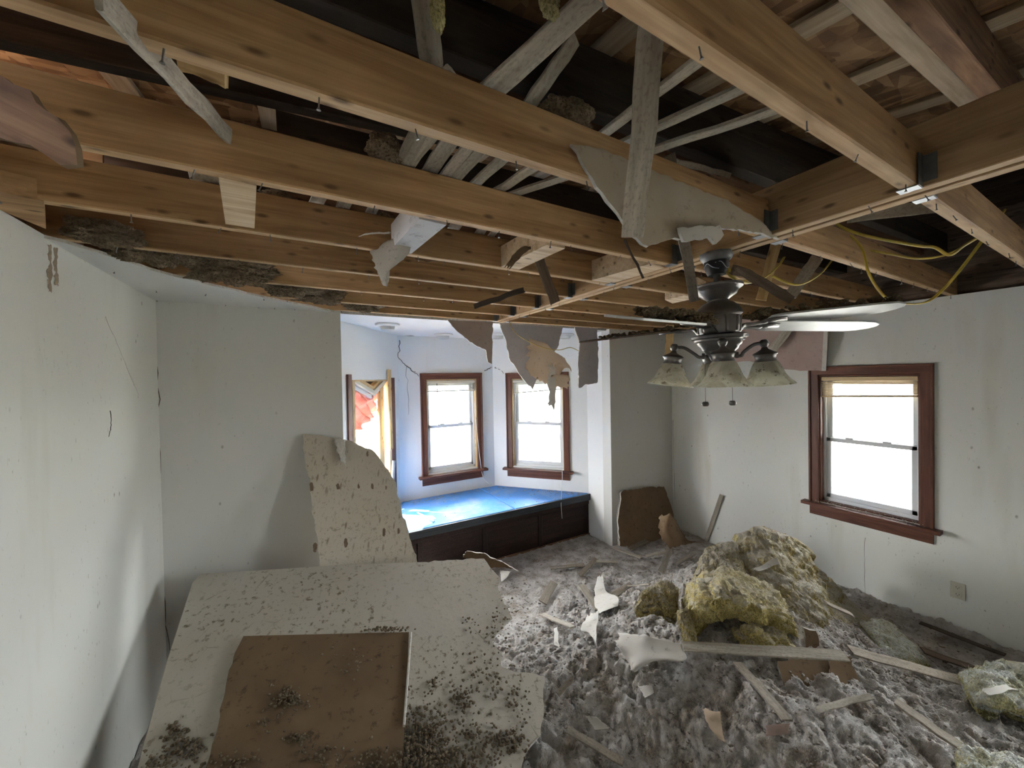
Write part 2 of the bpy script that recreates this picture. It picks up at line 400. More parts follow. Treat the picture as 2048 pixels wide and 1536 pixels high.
MAT['raw'] = m_wood('raw_yellow_pine', (.40, .26, .11), (.62, .45, .24), (.72, .56, .34), var=.15)
def m_osb():
    s = NT('osb', .85); v1 = s.map((1, 1, 1), 'Object', True); c = s.vor(s.map((5, 22, 22)), 1.0, 'Color'); c2 = s.vor(s.map((20, 6, 20), rot=(0, 0, .5)), 1.0, 'Color')
    h1 = s.n('SeparateColor'); s.L(c, h1.inputs[0]); h2 = s.n('SeparateColor'); s.L(c2, h2.inputs[0])
    f = s.math('ADD', s.math('MULTIPLY', h1.outputs[0], .5), s.math('MULTIPLY', h2.outputs[1], .5))
    col = s.ramp(f, [(.1, (.12, .06, .025)), (.45, (.27, .15, .07)), (.7, (.40, .24, .12)), (.95, (.5, .33, .18))])
    col = s.mix(s.ramp(s.noise(v1, 3, 4), [(.4, 0), (.65, .6)]), col, (.10, .05, .025))
    s.col(col).bump(f, .5, .004); return s.m
MAT['osb'] = m_osb()
MAT['osb_dark'] = MAT['osb']
def m_kraft(name, c, d, spots=.6):
    s = NT(name, .9, 0, .15); v = s.map(); col = s.mix(s.ramp(s.noise(v, 3.2, 5, .6), [(.35, 0), (.7, 1)]), c, d)
    col = s.mix(s.ramp(s.noise(v, 26, 6, .7), [(.58, 0), (.68, spots)]), col, tuple(x*.35 for x in d))
    s.col(col).bump(s.noise(v, 40, 5), .15, .004); return s.m
MAT['kraft'] = m_kraft('brown_paper_face', (.19, .128, .077), (.145, .096, .056))
MAT['dusty_board'] = m_kraft('dusty_tan_board', (.40, .34, .265), (.34, .285, .215), .35)
MAT['kraft_grey'] = m_kraft('grey_brown_paper', (.38, .315, .285), (.32, .26, .235), .3)
MAT['kraft_pink'] = m_kraft('dusty_pink_brown_paper', (.38, .285, .255), (.33, .245, .215), .25)
MAT['slate'] = m_kraft('grey_paper_face', (.46, .445, .465), (.39, .375, .40), .2)
MAT['beige'] = m_kraft('beige_paper', (.60, .48, .37), (.52, .40, .29), .3)
MAT['gypsum'] = m_plain('gypsum_edge', (.62, .60, .55), .95, nz=.5, nscale=60)
MAT['paper'] = m_kraft('white_paper_skin', (.58, .555, .51), (.48, .45, .40), .5)
MAT['paper_blue'] = m_kraft('white_painted_skin', (.64, .645, .67), (.55, .555, .58), .4)
def m_board(name, c, dirt=1.0, tears=False, sc=1.0):
    s = NT(name, .8, 0, .2); v = s.map((1, 1, 1), 'Object', False); col = s.mix(s.ramp(s.noise(v, 2.2, 4), [(.35, 0), (.7, .5)]), c, tuple(x*y for x, y in zip(c, (.86, .82, .72))))
    big = s.noise(v, 1.7, 3)
    dn = s.noise(v, 30*sc, 6, .72); col = s.mix(s.math('MULTIPLY', s.ramp(dn, [(.55, 0), (.64, .9*dirt)]), s.ramp(big, [(.4, .12), (.6, 1)])), col, (.15, .11, .065))
    w = s.vor(s.map((1, 1, 1), 'Object', False, (.3, .2, .7)), 5*sc, 'Distance', 'DISTANCE_TO_EDGE'); col = s.mix(s.math('MULTIPLY', s.ramp(w, [(.004, .8), (.014, 0)]), s.ramp(s.noise(v, 4.5, 4), [(.52, 0), (.66, .8*dirt)])), col, (.2, .16, .11))
    if tears:
        d = s.vor(s.map((9, 2.4, 9), 'Object', False), 2.6); col = s.mix(s.math('MULTIPLY', s.ramp(d, [(.10, .9), (.2, 0)]), s.ramp(s.noise(v, 3, 3), [(.4, .2), (.6, 1)])), col, (.20, .14, .09))
        sp = s.noise(s.map((1, .35, 1), 'Object', False), 90, 3, .6); col = s.mix(s.ramp(sp, [(.60, 0), (.68, .7)]), col, (.25, .19, .12))
    s.col(col).bump(dn, .3, .006); return s.m
MAT['board_white'] = m_board('painted_board_face', (.50, .465, .41), 1.0)
MAT['board_lean'] = m_board('torn_board_face', (.52, .475, .40), .55, True)
MAT['ceil_paint'] = m_paint('ceiling_paint', (.74, .75, .75), specks=.3)
MAT['vinyl'] = m_plain('white_vinyl', (.72, .74, .76), .35, 0, .5)
MAT['blind'] = m_plain('ivory_blind_slat', (.66, .62, .52), .5, 0, .4)
MAT['blind_wood'] = m_plain('honey_blind_slat', (.58, .44, .26), .5, 0, .4)
MAT['cord'] = m_plain('white_cord', (.72, .72, .70), .7)
MAT['metal_dark'] = m_plain('pewter_metal', (.16, .148, .14), .38, .75, .5, .35, 18)
MAT['metal_black'] = m_plain('black_metal', (.018, .018, .019), .5, .3, .4)
MAT['galv'] = m_plain('galvanised_steel', (.34, .36, .40), .42, .8, .5, .4, 25)
MAT['galv_dark'] = m_plain('dull_steel_strap', (.17, .17, .17), .55, .6, .4, .4, 25)
MAT['steel'] = m_plain('screw_steel', (.20, .19, .185), .45, .7)
MAT['blade'] = m_plain('satin_silver_blade', (.46, .47, .47), .42, .15, .5, .2, 12)
MAT['yellow'] = m_plain('yellow_cable_sheath', (.50, .37, .055), .5, 0, .4, .35, 20)
MAT['can'] = m_plain('white_lamp_trim', (.70, .70, .67), .5)
MAT['can_in'] = m_plain('lamp_lens', (.55, .55, .53), .35)
MAT['outlet'] = m_plain('almond_plastic', (.55, .52, .43), .4)
MAT['slot'] = m_plain('outlet_slot', (.03, .03, .03), .6)
MAT['grey_fluff'] = m_fluff('loose_fill', (.21, .155, .105), (.33, .265, .20), (.56, .53, .50), .75)
MAT['brown_fluff'] = m_fluff('brown_loose_fill', (.165, .122, .076), (.25, .19, .122), (.28, .23, .165), .4)
MAT['batt_dusty'] = m_fluff('dusty_glass_wool', (.40, .31, .12), (.52, .43, .21), (.48, .44, .37), .8)
MAT['batt_yellow'] = m_fluff('yellow_glass_wool', (.58, .46, .16), (.68, .57, .28), (.55, .50, .40), .7)
MAT['batt_pale'] = m_fluff('pale_glass_wool', (.60, .54, .24), (.68, .64, .40), (.70, .71, .66), .85)
MAT['old_fluff'] = m_fluff('attic_fill', (.22, .165, .11), (.32, .25, .175), (.38, .33, .26), .5)
def m_blue():
    s = NT('blue_vinyl', .5, 0, .22); v = s.map((1, 1, 1), 'Object', False)
    c = s.mix(s.ramp(s.noise(v, 2.5, 4), [(.35, 0), (.7, 1)]), (.06, .23, .62), (.09, .30, .72))
    dust = s.ramp(s.noise(v, 3.5, 6, .7), [(.48, .03), (.8, .6)])
    sp = s.n('SeparateXYZ'); s.L(s.geo.outputs['Normal'], sp.inputs[0])
    c = s.mix(s.math('MULTIPLY', dust, s.ramp(sp.outputs[2], [(.5, 0), (.9, .8)])), c, (.46, .43, .38))
    s.col(c).bump(s.noise(s.map((3, 1, 1), 'Object', False), 6, 3), .25, .01); return s.m
MAT['blue'] = m_blue()
def m_glass():
    s = NT('window_glass'); tr = s.n('BsdfTransparent'); gl = s.n('BsdfGlossy'); gl.inputs['Roughness'].default_value = .02
    tr.inputs[0].default_value = (.95, .97, .97, 1); fr = s.n('Fresnel'); fr.inputs[0].default_value = 1.45; mx = s.n('MixShader')
    s.L(fr.outputs[0], mx.inputs[0]); s.L(tr.outputs[0], mx.inputs[1]); s.L(gl.outputs[0], mx.inputs[2]); s.L(mx.outputs[0], s.out.inputs[0]); return s.m
MAT['glass'] = m_glass()
def m_shade():
    s = NT('alabaster_glass', .35, 0, .5); v = s.map((1, 1, 1), 'Object', True)
    c = s.mix(s.ramp(s.noise(v, 9, 6, .65, 2.5), [(.4, 0), (.62, 1)]), (.82, .81, .72), (.62, .59, .48))
    c = s.mix(s.ramp(s.noise(v, 34, 6, .75), [(.57, 0), (.66, .8)]), c, (.17, .12, .06))
    s.col(c); tl = s.n('BsdfTranslucent'); s.L(c, tl.inputs[0]); mx = s.n('MixShader'); mx.inputs[0].default_value = .55
    s.L(s.b.outputs[0], mx.inputs[1]); s.L(tl.outputs[0], mx.inputs[2]); s.L(mx.outputs[0], s.out.inputs[0]); return s.m
MAT['shade'] = m_shade()
def m_cloth():
    s = NT('rust_red_cloth', .9, 0, .1); v = s.map()
    c = s.mix(s.ramp(s.noise(v, 6, 4), [(.35, 0), (.7, 1)]), (.50, .25, .21), (.60, .36, .32)); s.col(c)
    tl = s.n('BsdfTranslucent'); s.L(c, tl.inputs[0]); mx = s.n('MixShader'); mx.inputs[0].default_value = .3
    s.L(s.b.outputs[0], mx.inputs[1]); s.L(tl.outputs[0], mx.inputs[2]); s.L(mx.outputs[0], s.out.inputs[0]); return s.m
MAT['cloth'] = m_cloth()
MAT['floor'] = m_wood('oak_floor', (.12, .075, .045), (.22, .15, .09), (.28, .2, .13), knots=False, var=.2, dirt=.6)
MAT['ground'] = m_plain('sunlit_concrete', (.50, .49, .46), .9, nz=.3, nscale=2)
MAT['siding'] = m_plain('pale_siding', (.62, .66, .70), .8)
MAT['crack'] = m_plain('crack_shadow', (.07, .055, .04), .95)
MAT['hole'] = m_plain('torn_paper_brown', (.19, .13, .085), .95, nz=.5, nscale=50)
MAT['peel'] = m_plain('peeled_wall_paper', (.30, .235, .165), .95, nz=.7, nscale=60)
MAT['ink'] = m_plain('stamp_ink', (.02, .012, .008), .9)
# ------------------------------------------------------------------ the room shell
XL, XR, YB, YR = -.783, 4.068, 3.139, -2.7
J1X, J2X, YS, YF = .2715, 3.028, 3.5317, 4.46       # bay jambs, end of bay side walls, bay front
CA, CB = .9828, 2.2138                              # bay corners on the front
CEIL, JB = 2.478, 2.49                              # ceiling board, underside of joists
def wall(name, a, b, z0, z1, mat, holes=(), th=.13, inward=None):
    """wall from plan point a to b; inner face on the line a-b, thickness outward; holes (u0,u1,z0,z1)"""
    a = np.array(a, float); b = np.array(b, float); L = np.linalg.norm(b-a); d = (b-a)/L; n = np.array((-d[1], d[0]))
    if inward is not None and n@(np.array(inward)-a) > 0: n = -n
    us = sorted({0, L, *[h[0] for h in holes], *[h[1] for h in holes]}); zs = sorted({z0, z1, *[h[2] for h in holes], *[h[3] for h in holes]})
    def solid(i, j):
        u = (us[i]+us[i+1])/2; z = (zs[j]+zs[j+1])/2
        return not any(h[0] < u < h[1] and h[2] < z < h[3] for h in holes)
    V = {}; v = []; f = []
    def vid(i, j, k):
        if (i, j, k) not in V:
            p = a+d*us[i]+n*(th*k); V[(i, j, k)] = len(v); v.append((p[0], p[1], zs[j]))
        return V[(i, j, k)]
    nu, nz = len(us)-1, len(zs)-1
    ok = lambda i, j: 0 <= i < nu and 0 <= j < nz and solid(i, j)
    for i in range(nu):
        for j in range(nz):
            if not solid(i, j): continue
            f.append((vid(i, j, 0), vid(i+1, j, 0), vid(i+1, j+1, 0), vid(i, j+1, 0))); f.append((vid(i, j, 1), vid(i, j+1, 1), vid(i+1, j+1, 1), vid(i+1, j, 1)))
            if not ok(i-1, j): f.append((vid(i, j, 0), vid(i, j+1, 0), vid(i, j+1, 1), vid(i, j, 1)))
            if not ok(i+1, j): f.append((vid(i+1, j, 0), vid(i+1, j, 1), vid(i+1, j+1, 1), vid(i+1, j+1, 0)))
            if not ok(i, j-1): f.append((vid(i, j, 0), vid(i, j, 1), vid(i+1, j, 1), vid(i+1, j, 0)))
            if not ok(i, j+1): f.append((vid(i, j+1, 0), vid(i+1, j+1, 0), vid(i+1, j+1, 1), vid(i, j+1, 1)))
    o = mesh(name, v, f, mat); o['kind'] = 'structure'; return o
MID = (1.6, 2.5)
win = {}     # name -> (plan a, plan dir, outward n, hole)
def W_(key, a, b, hole):
    a = np.array(a, float); b = np.array(b, float); d = (b-a)/np.linalg.norm(b-a); n = np.array((-d[1], d[0]))
    if n@(np.array(MID)-a) > 0: n = -n
    win[key] = (a, d, n, hole)
W_('B', (CA, YF), (CB, YF), (.325, .995, .80, 1.96))
W_('C', (CB, YF), (J2X, YS), (.255, .945, .80, 1.95))
W_('A', (J1X, YS), (CA, YF), (.21, .955, .74, 1.965))
W_('D', (XR, YB), (XR, YR), (YB-1.60, YB-.955, .79, 1.935))
W_('E', (XR, YB), (XR, YR), (YB+.0, YB+.85, .7, 2.05))     # a second window further along, behind the viewer's shoulder
wall('wall_left', (XL, YR), (XL, YB), 0, JB, MAT['paint'], inward=MID)
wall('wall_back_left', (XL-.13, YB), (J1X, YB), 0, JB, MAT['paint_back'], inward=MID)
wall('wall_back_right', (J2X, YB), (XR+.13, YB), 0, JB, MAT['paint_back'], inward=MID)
wall('wall_right', (XR, YB), (XR, YR), 0, JB, MAT['paint'], [win['D'][3], win['E'][3]], inward=MID)
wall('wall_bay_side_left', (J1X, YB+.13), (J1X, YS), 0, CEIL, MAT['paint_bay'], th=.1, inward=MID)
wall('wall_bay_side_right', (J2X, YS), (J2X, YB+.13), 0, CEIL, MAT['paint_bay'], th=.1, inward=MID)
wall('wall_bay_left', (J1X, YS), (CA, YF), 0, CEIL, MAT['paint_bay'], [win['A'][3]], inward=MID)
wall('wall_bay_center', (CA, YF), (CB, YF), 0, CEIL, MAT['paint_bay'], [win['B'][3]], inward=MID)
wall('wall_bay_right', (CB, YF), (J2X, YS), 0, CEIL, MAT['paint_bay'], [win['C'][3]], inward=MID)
wall('wall_rear', (XL-.13, YR), (XR+.13, YR), 0, JB, MAT['paint'], inward=MID)
fl = mesh('floor', [(XL-.2, YR-.2, 0), (XR+.2, YR-.2, 0), (XR+.2, YF+.2, 0), (XL-.2, YF+.2, 0), (XL-.2, YR-.2, -.1), (XR+.2, YR-.2, -.1), (XR+.2, YF+.2, -.1), (XL-.2, YF+.2, -.1)],
          [(0, 1, 2, 3), (7, 6, 5, 4), (0, 4, 5, 1), (1, 5, 6, 2), (2, 6, 7, 3), (3, 7, 4, 0)], MAT['floor']); fl['kind'] = 'structure'
def poly_slab(name, pts, z0, z1, mats, parent=None, fm=True):
    k = len(pts); v = [(p[0], p[1], z0) for p in pts]+[(p[0], p[1], z1) for p in pts]
    f = [tuple(range(k))[::-1], tuple(range(k, 2*k))]+[(i, (i+1) % k, k+(i+1) % k, k+i) for i in range(k)]
    return mesh(name, v, f, mats, parent, fm=[0, 1]+[2]*k)
bc = poly_slab('ceiling_bay', [(J1X-.12, YB+.05), (J2X+.12, YB+.05), (J2X+.12, YS+.05), (CB+.05, YF+.12), (CA-.05, YF+.12), (J1X-.12, YS+.05)], CEIL, CEIL+.03, [MAT['ceil_paint'], MAT['kraft'], MAT['gypsum']]); bc['kind'] = 'structure'
rc = poly_slab('ceiling_rear', [(XL, YR), (XR, YR), (XR, -.12), (XL, -.12)], CEIL, CEIL+.012, [MAT['ceil_paint'], MAT['kraft'], MAT['gypsum']]); rc['kind'] = 'structure'
gd = mesh('ground', [(-60, -60, -.6), (60, -60, -.6), (60, 60, -.6), (-60, 60, -.6)], [(0, 1, 2, 3)], MAT['ground']); gd['kind'] = 'structure'

# ------------------------------------------------------------------ windows
def uv3(key, u, z, out):
    a, d, n, h = win[key]; p = a+d*u+n*out; return np.array((p[0], p[1], z))
def wbar(name, key, u0, z0, u1, z1, w, t, out, mat, parent, ch=.004):
    """bar from (u0,z0) to (u1,z1) in the window's plane, w wide in plane, t deep, centre at depth out"""
    a, d, n, h = win[key]; nn = np.array((n[0], n[1], 0))
    return board(name, uv3(key, u0, z0, out), uv3(key, u1, z1, out), w, t, mat, parent, up=-nn, ch=ch)
def make_window(no, key, cw=.075, full=True, casing=True):
    a, d, n, (u0, u1, z0, z1) = win[key]; um = (u0+u1)/2
    root = empty('window_%d' % no, uv3(key, um, z0, 0)); root['kind'] = 'structure'
    if casing:
        # moulded casing: flat board with a raised outer bead
        for nm, c in (('casing', [(u0-cw/2+.006, z0-.02, u0-cw/2+.006, z1+.006), (u1+cw/2-.006, z0-.02, u1+cw/2-.006, z1+.006), (u0-cw+.006, z1+cw/2, u1+cw-.006, z1+cw/2)]),):
            for (p, q, r, s_) in c:
                cs = wbar(nm, key, p, q, r, s_, cw, .016, -.008, MAT['cherry'], root)
                if q == s_: wbar('bead', key, p, q+cw/2-.009, r, s_+cw/2-.009, .018, .012, -.021, MAT['cherry'], cs)
                else:
                    sgn = -1 if p < um else 1
                    wbar('bead', key, p+sgn*(cw/2-.009), q, r+sgn*(cw/2-.009), s_+cw-.006, .018, .012, -.021, MAT['cherry'], cs)
        wbar('sill', key, u0-cw-.035, z0-.018, u1+cw+.035, z0-.018, .028, .10, -.028, MAT['cherry'], root)
        wbar('apron', key, u0-cw+.01, z0-.078, u1+cw-.01, z0-.078, .09, .016, -.008, MAT['cherry'], root)
    for (p, q, r, s_) in ((u0+.008, z0, u0+.008, z1), (u1-.008, z0, u1-.008, z1), (u0, z1-.008, u1, z1-.008)):
        wbar('jamb', key, p, q, r, s_, .016, .075, .038, MAT['cherry'] if key == 'D' else MAT['raw'], root)
    wbar('stool', key, u0, z0+.006, u1, z0+.006, .012, .075, .038, MAT['vinyl'] if key != 'D' else MAT['cherry'], root)
    if full:
        zm = (z0+z1)/2-.01; e = .018
        fr = [(u0+e, z0+.012, u0+e, z1-.016), (u1-e, z0+.012, u1-e, z1-.016), (u0, z1-.03, u1, z1-.03), (u0, z0+.026, u1, z0+.026)]
        for q in fr: wbar('vinyl_frame', key, *q, .032, .08, .095, MAT['vinyl'], root)
        for (nm, za, zb, out) in (('upper_sash', zm-.015, z1-.045, .112), ('lower_sash', z0+.04, zm+.02, .078)):
            s_ = wbar(nm, key, u0+.03, zb-.018, u1-.03, zb-.018, .036, .03, out, MAT['vinyl'], root)
            wbar('rail', key, u0+.03, za+.02, u1-.03, za+.02, .04, .03, out, MAT['vinyl'], s_)
            for uu in (u0+.05, u1-.05): wbar('stile', key, uu, za, uu, zb, .036, .03, out, MAT['vinyl'], s_)
            wbar('pane', key, um, za+.03, um, zb-.03, u1-u0-.13, .004, out, MAT['glass'], s_, ch=.0005)
        for uu in (um-.12, um+.12):
            wbar('latch', key, uu-.025, zm+.028, uu+.025, zm+.028, .014, .03, .06, MAT['vinyl'], root)
    return root
wB = make_window(1, 'B'); wC = make_window(2, 'C'); wD = make_window(3, 'D', .075); wA = make_window(4, 'A', full=False, casing=False); wE = make_window(5, 'E')
# broken window of the bay: split casings, cracked head hanging in a V
a_, d_, n_, (au0, au1, az0, az1) = win['A']
wbar('casing', 'A', au0-.05, .62, au0-.05, az1+.05, .07, .016, -.008, MAT['cherry'], wA); wbar('raw_stud', 'A', au0-.005, .74, au0+.005, az1, .04, .06, .01, MAT['raw'], wA)
wbar('casing', 'A', au1+.06, .70, au1+.06, az1+.02, .075, .016, -.008, MAT['cherry'], wA)
wbar('split_casing', 'A', au1-.03, 1.2, au1-.045, az1+.11, .06, .02, -.02, MAT['raw'], wA)
wbar('raw_stud', 'A', au1-.13, .86, au1-.11, az1-.05, .10, .03, .05, MAT['raw'], wA)
wbar('split_casing', 'A', au1-.02, .82, au1+.02, 1.06, .05, .02, -.02, MAT['gypsum'], wA)
for k, (o_, m_) in enumerate(((0, MAT['blind']), (.045, MAT['raw']), (-.045, MAT['vinyl']))):
    wbar('cracked_head', 'A', au0+.01, az1+.01+o_, (au0+au1)/2+.05, az1-.13+o_, .04, .05, .03+.015*k, m_, wA)
    wbar('cracked_head', 'A', (au0+au1)/2+.05, az1-.13+o_, au1-.05, az1-.0+o_, .04, .05, .03+.015*k, m_, wA)
wbar('dark_gap_board', 'A', au0-.02, az1+.0, au1+.02, az1+.0, .16, .03, .12, MAT['dark_wood'], wA)  # dark board put in for the shaded wall cavity above the V
wbar('splintered_sill', 'A', au1-.12, .80, au1+.03, .93, .10, .03, .02, MAT['raw'], wA)
# portals help the sampler find the openings
for key in win:
    a, d, n, (u0, u1, z0, z1) = win[key]; c = uv3(key, (u0+u1)/2, (z0+z1)/2, .2)
    al = bpy.data.lights.new('daylight_portal', 'AREA'); al.shape = 'RECTANGLE'; al.size = u1-u0; al.size_y = z1-z0; al.cycles.is_portal = True
    ao = bpy.data.objects.new('daylight_portal', al); x = np.array((d[0], d[1], 0)); z = np.array((n[0], n[1], 0.)); y = np.cross(z, x); place(ao, c, x, y, z)
# blinds drawn up under the window heads
def make_blind(key, label, n_sl=9, drop=(.0, .0), col='blind', wand=.2):
    a, d, n, (u0, u1, z0, z1) = win[key]; root = empty('window_blind', uv3(key, (u0+u1)/2, z1-.1, .03))
    tag(root, label, 'blind', 'raised slatted blinds')
    m = MAT[col]; zt = z1-.022
    wbar('headrail', key, u0+.02, zt-.014, u1-.02, zt-.014, .035, .04, .03, m, root)
    for i in range(n_sl):
        z = zt-.04-i*.0085
        wbar('slat', key, u0+.022, z-drop[0]*(i+1)/n_sl, u1-.022, z-drop[1]*(i+1)/n_sl, .006, .044+random.uniform(-.003, .003), .03+random.uniform(-.003, .003), m, root, ch=.001)
    z = zt-.04-n_sl*.0085-.008
    wbar('bottom_rail', key, u0+.022, z-drop[0], u1-.022, z-drop[1], .016, .046, .03, m, root)
    if wand: tube('wand', [uv3(key, u0+.02+wand*(u1-u0), zt-.03, .0), uv3(key, u0+.035+wand*(u1-u0), zt-.55, -.004)], .004, MAT['slot'] if key == 'B' else MAT['cord'], root, 6)
    return root
make_blind('B', 'raised ivory blind with dark wand in the middle bay window', wand=.18)
make_blind('C', 'crooked ivory blind sagging at one end behind the hanging plaster', 8, (.05, .0), wand=.0)
make_blind('D', 'raised wooden-toned blind in the single window of the plain wall', 12, (.02, 0), col='blind_wood', wand=0)
for key, pts, lab in (('B', [(.93, 1.86, -.02), (.965, 1.3, -.05), (1.0, .9, -.06), (1.03, .72, -.05), (1.06, .64, -.08), (1.12, .59, -.14)], 'thin white blind cord trailing over the middle bay window sill'),
                      ('C', [(.86, 1.85, -.02), (.9, 1.2, -.04), (.93, .80, -.08), (.95, .62, -.22), (.97, .50, -.36), (.98, .33, -.365)], 'thin white blind cord hanging over the cushion edge')):
    tag(tube('blind_cord', [uv3(key, u, z, o) for u, z, o in pts], .0035, MAT['cord']), lab, 'cord')
# red cloth bunched in the broken window
rows = [[(.24, 1.93), (.45, 1.92), (.68, 1.88), (.85, 1.86)], [(.23, 1.80), (.44, 1.78), (.66, 1.80), (.85, 1.72)], [(.23, 1.66), (.42, 1.63), (.62, 1.68), (.84, 1.60)], [(.24, 1.54), (.40, 1.48), (.56, 1.53), (.80, 1.58)]]
G = surf_eval([[uv3('A', u, z, .10-.05*math.sin(k*1.1)*(1 if r % 2 else .6)) for k, (u, z) in enumerate(rw)] for r, rw in enumerate(rows)], 44, 44)
a, d, n, h = win['A']; S = G.reshape(-1, 3); fold = np.sin((S[:, 2]*40+(S@np.array((d[0], d[1], 0)))*30+5*perlin(S*4)))*.028+perlin(S*9)*.05+np.abs(perlin(S*21))*.03
S = S+np.array((n[0], n[1], 0))*fold[:, None]; w_ = 45; i_, j_ = np.meshgrid(np.arange(44), np.arange(44), indexing='ij'); q_ = (i_*w_+j_).ravel()
top_ = np.vstack([S, S+np.array((n[0], n[1], 0))*.006]); nn_ = len(S)
cl = mesh('bunched_curtain', top_, np.vstack([np.stack([q_, q_+1, q_+w_+1, q_+w_], 1), np.stack([nn_+q_, nn_+q_+w_, nn_+q_+w_+1, nn_+q_+1], 1)]), MAT['cloth'], smooth=True)
tag(cl, 'rust red cloth bunched in the broken bay window', 'curtain')
# recessed lamps in the bay ceiling
for k, (px, py, lab) in enumerate(((775, 648, 'round recessed lamp nearest the torn ceiling edge'), (887, 668, 'round recessed lamp above the middle bay window'), (996, 668, 'round recessed lamp showing beside the brown hanging plaster'), (1130, 668, 'round recessed lamp behind the grey hanging plaster'))):
    c = PZ(px, py, CEIL); r = empty('recessed_lamp', c); tag(r, lab, 'ceiling lamp', 'recessed lamps of the bay')
    lathe('trim_ring', [(.062, -.002), (.108, -.002), (.11, -.008), (.104, -.018), (.08, -.026), (.062, -.016)], MAT['can'], r, c, segs=32)
    lathe('lens', [(.0, -.055), (.056, -.055), (.062, -.048), (.066, -.012), (.0, -.010)], MAT['can_in'], r, c, segs=32)
sheet('torn_gap', [PZ(x, y, CEIL-.001) for x, y in ((785, 677), (800, 672), (822, 671), (850, 677), (828, 679))], .001, (MAT['crack'],)*3, bc, .02, .004)
# wall outlet
oc = PX(1916, 1181, XR)
r = empty('power_outlet', oc); tag(r, 'almond duplex outlet low on the wall under the single window', 'outlet')
box('cover_plate', (XR-.007, oc[1]-.036, oc[2]-.057), (XR, oc[1]+.036, oc[2]+.057), MAT['outlet'], r)
for s_ in (-1, 1):
    so = box('socket', (XR-.011, oc[1]-.017, oc[2]+s_*.025-.015), (XR-.006, oc[1]+.017, oc[2]+s_*.025+.015), MAT['outlet'], r)
    for k in (-1, 1): box('slot', (XR-.0118, oc[1]+k*.007-.0012, oc[2]+s_*.025-.004), (XR-.0108, oc[1]+k*.007+.0012, oc[2]+s_*.025+.006), MAT['slot'], so, .0003)
    box('slot', (XR-.0118, oc[1]-.002, oc[2]+s_*.025-.011), (XR-.0108, oc[1]+.002, oc[2]+s_*.025-.007), MAT['slot'], so, .0003)
# ------------------------------------------------------------------ ceiling: joists, beam, hangers, blocking
cp = [PZ(x, y, CEIL)[:2] for x, y in ((95, 477), (130, 486), (175, 500), (235, 518), (300, 540), (400, 565), (480, 584), (560, 602), (620, 613), (680, 626), (730, 630), (766, 633))]
cp[0][0] = XL
cpts = [(float(p[0]), float(p[1])) for p in jag(cp, .05, .006, keep=(len(cp)-1,))]
cpts = [p for p in cpts if p[1] < YB] + [(J1X+.05, YB+.06), (XL, YB)]
ceil = poly_slab('ceiling', cpts, CEIL, CEIL+.012, [MAT['ceil_paint'], MAT['kraft'], MAT['gypsum']]); ceil['kind'] = 'structure'
BX0, BX1 = 1.60, 1.69
JH = .14
JY = [-.03, .375, .785, 1.195, 1.605, 2.0, 2.405, 2.785, 3.10]
bm_ = empty('beam', ((BX0+BX1)/2, 1.5, JB)); bm_.parent = ceil; bm_.matrix_parent_inverse = WM[ceil.name].inverted()
def lit_underside(o):
    """gives the downward face a paler colour that stands in for light from below"""
    o.data.materials.append(MAT['joist_lit_under'])
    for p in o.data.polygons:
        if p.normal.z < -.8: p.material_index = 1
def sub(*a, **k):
    o = box(*a, **k); lit_underside(o); return o
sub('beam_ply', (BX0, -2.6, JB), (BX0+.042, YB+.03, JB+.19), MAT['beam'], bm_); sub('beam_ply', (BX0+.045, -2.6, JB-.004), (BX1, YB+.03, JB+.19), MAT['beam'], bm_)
scr_me = None
def screw(p, parent, tilt=.25, L=.028):
    global scr_me
    if scr_me is None:
        v = []; f = []; prof = [(.0016, .012), (.0016, -.018), (.0026, -.0205), (.0042, -.0225), (.0042, -.0235)]
        for r, z in prof:
            for j in range(6): t = j*math.pi/3; v.append((r*math.cos(t), r*math.sin(t), z))
        for i in range(len(prof)-1):
            for j in range(6): f.append((i*6+j, i*6+(j+1) % 6, (i+1)*6+(j+1) % 6, (i+1)*6+j))
        f.append(tuple(range(24, 30)))
        scr_me = bpy.data.meshes.new('screw'); scr_me.from_pydata(v, [], f); scr_me.materials.append(MAT['steel']); scr_me.update()
    o = bpy.data.objects.new('screw', scr_me)
    rot = Matrix.Rotation(random.gauss(0, tilt), 4, 'X') @ Matrix.Rotation(random.gauss(0, tilt), 4, 'Y') @ Matrix.Scale(random.uniform(.8, 1.15), 4)
    link(o, parent, Matrix.Translation(Vector(p)) @ rot); return o
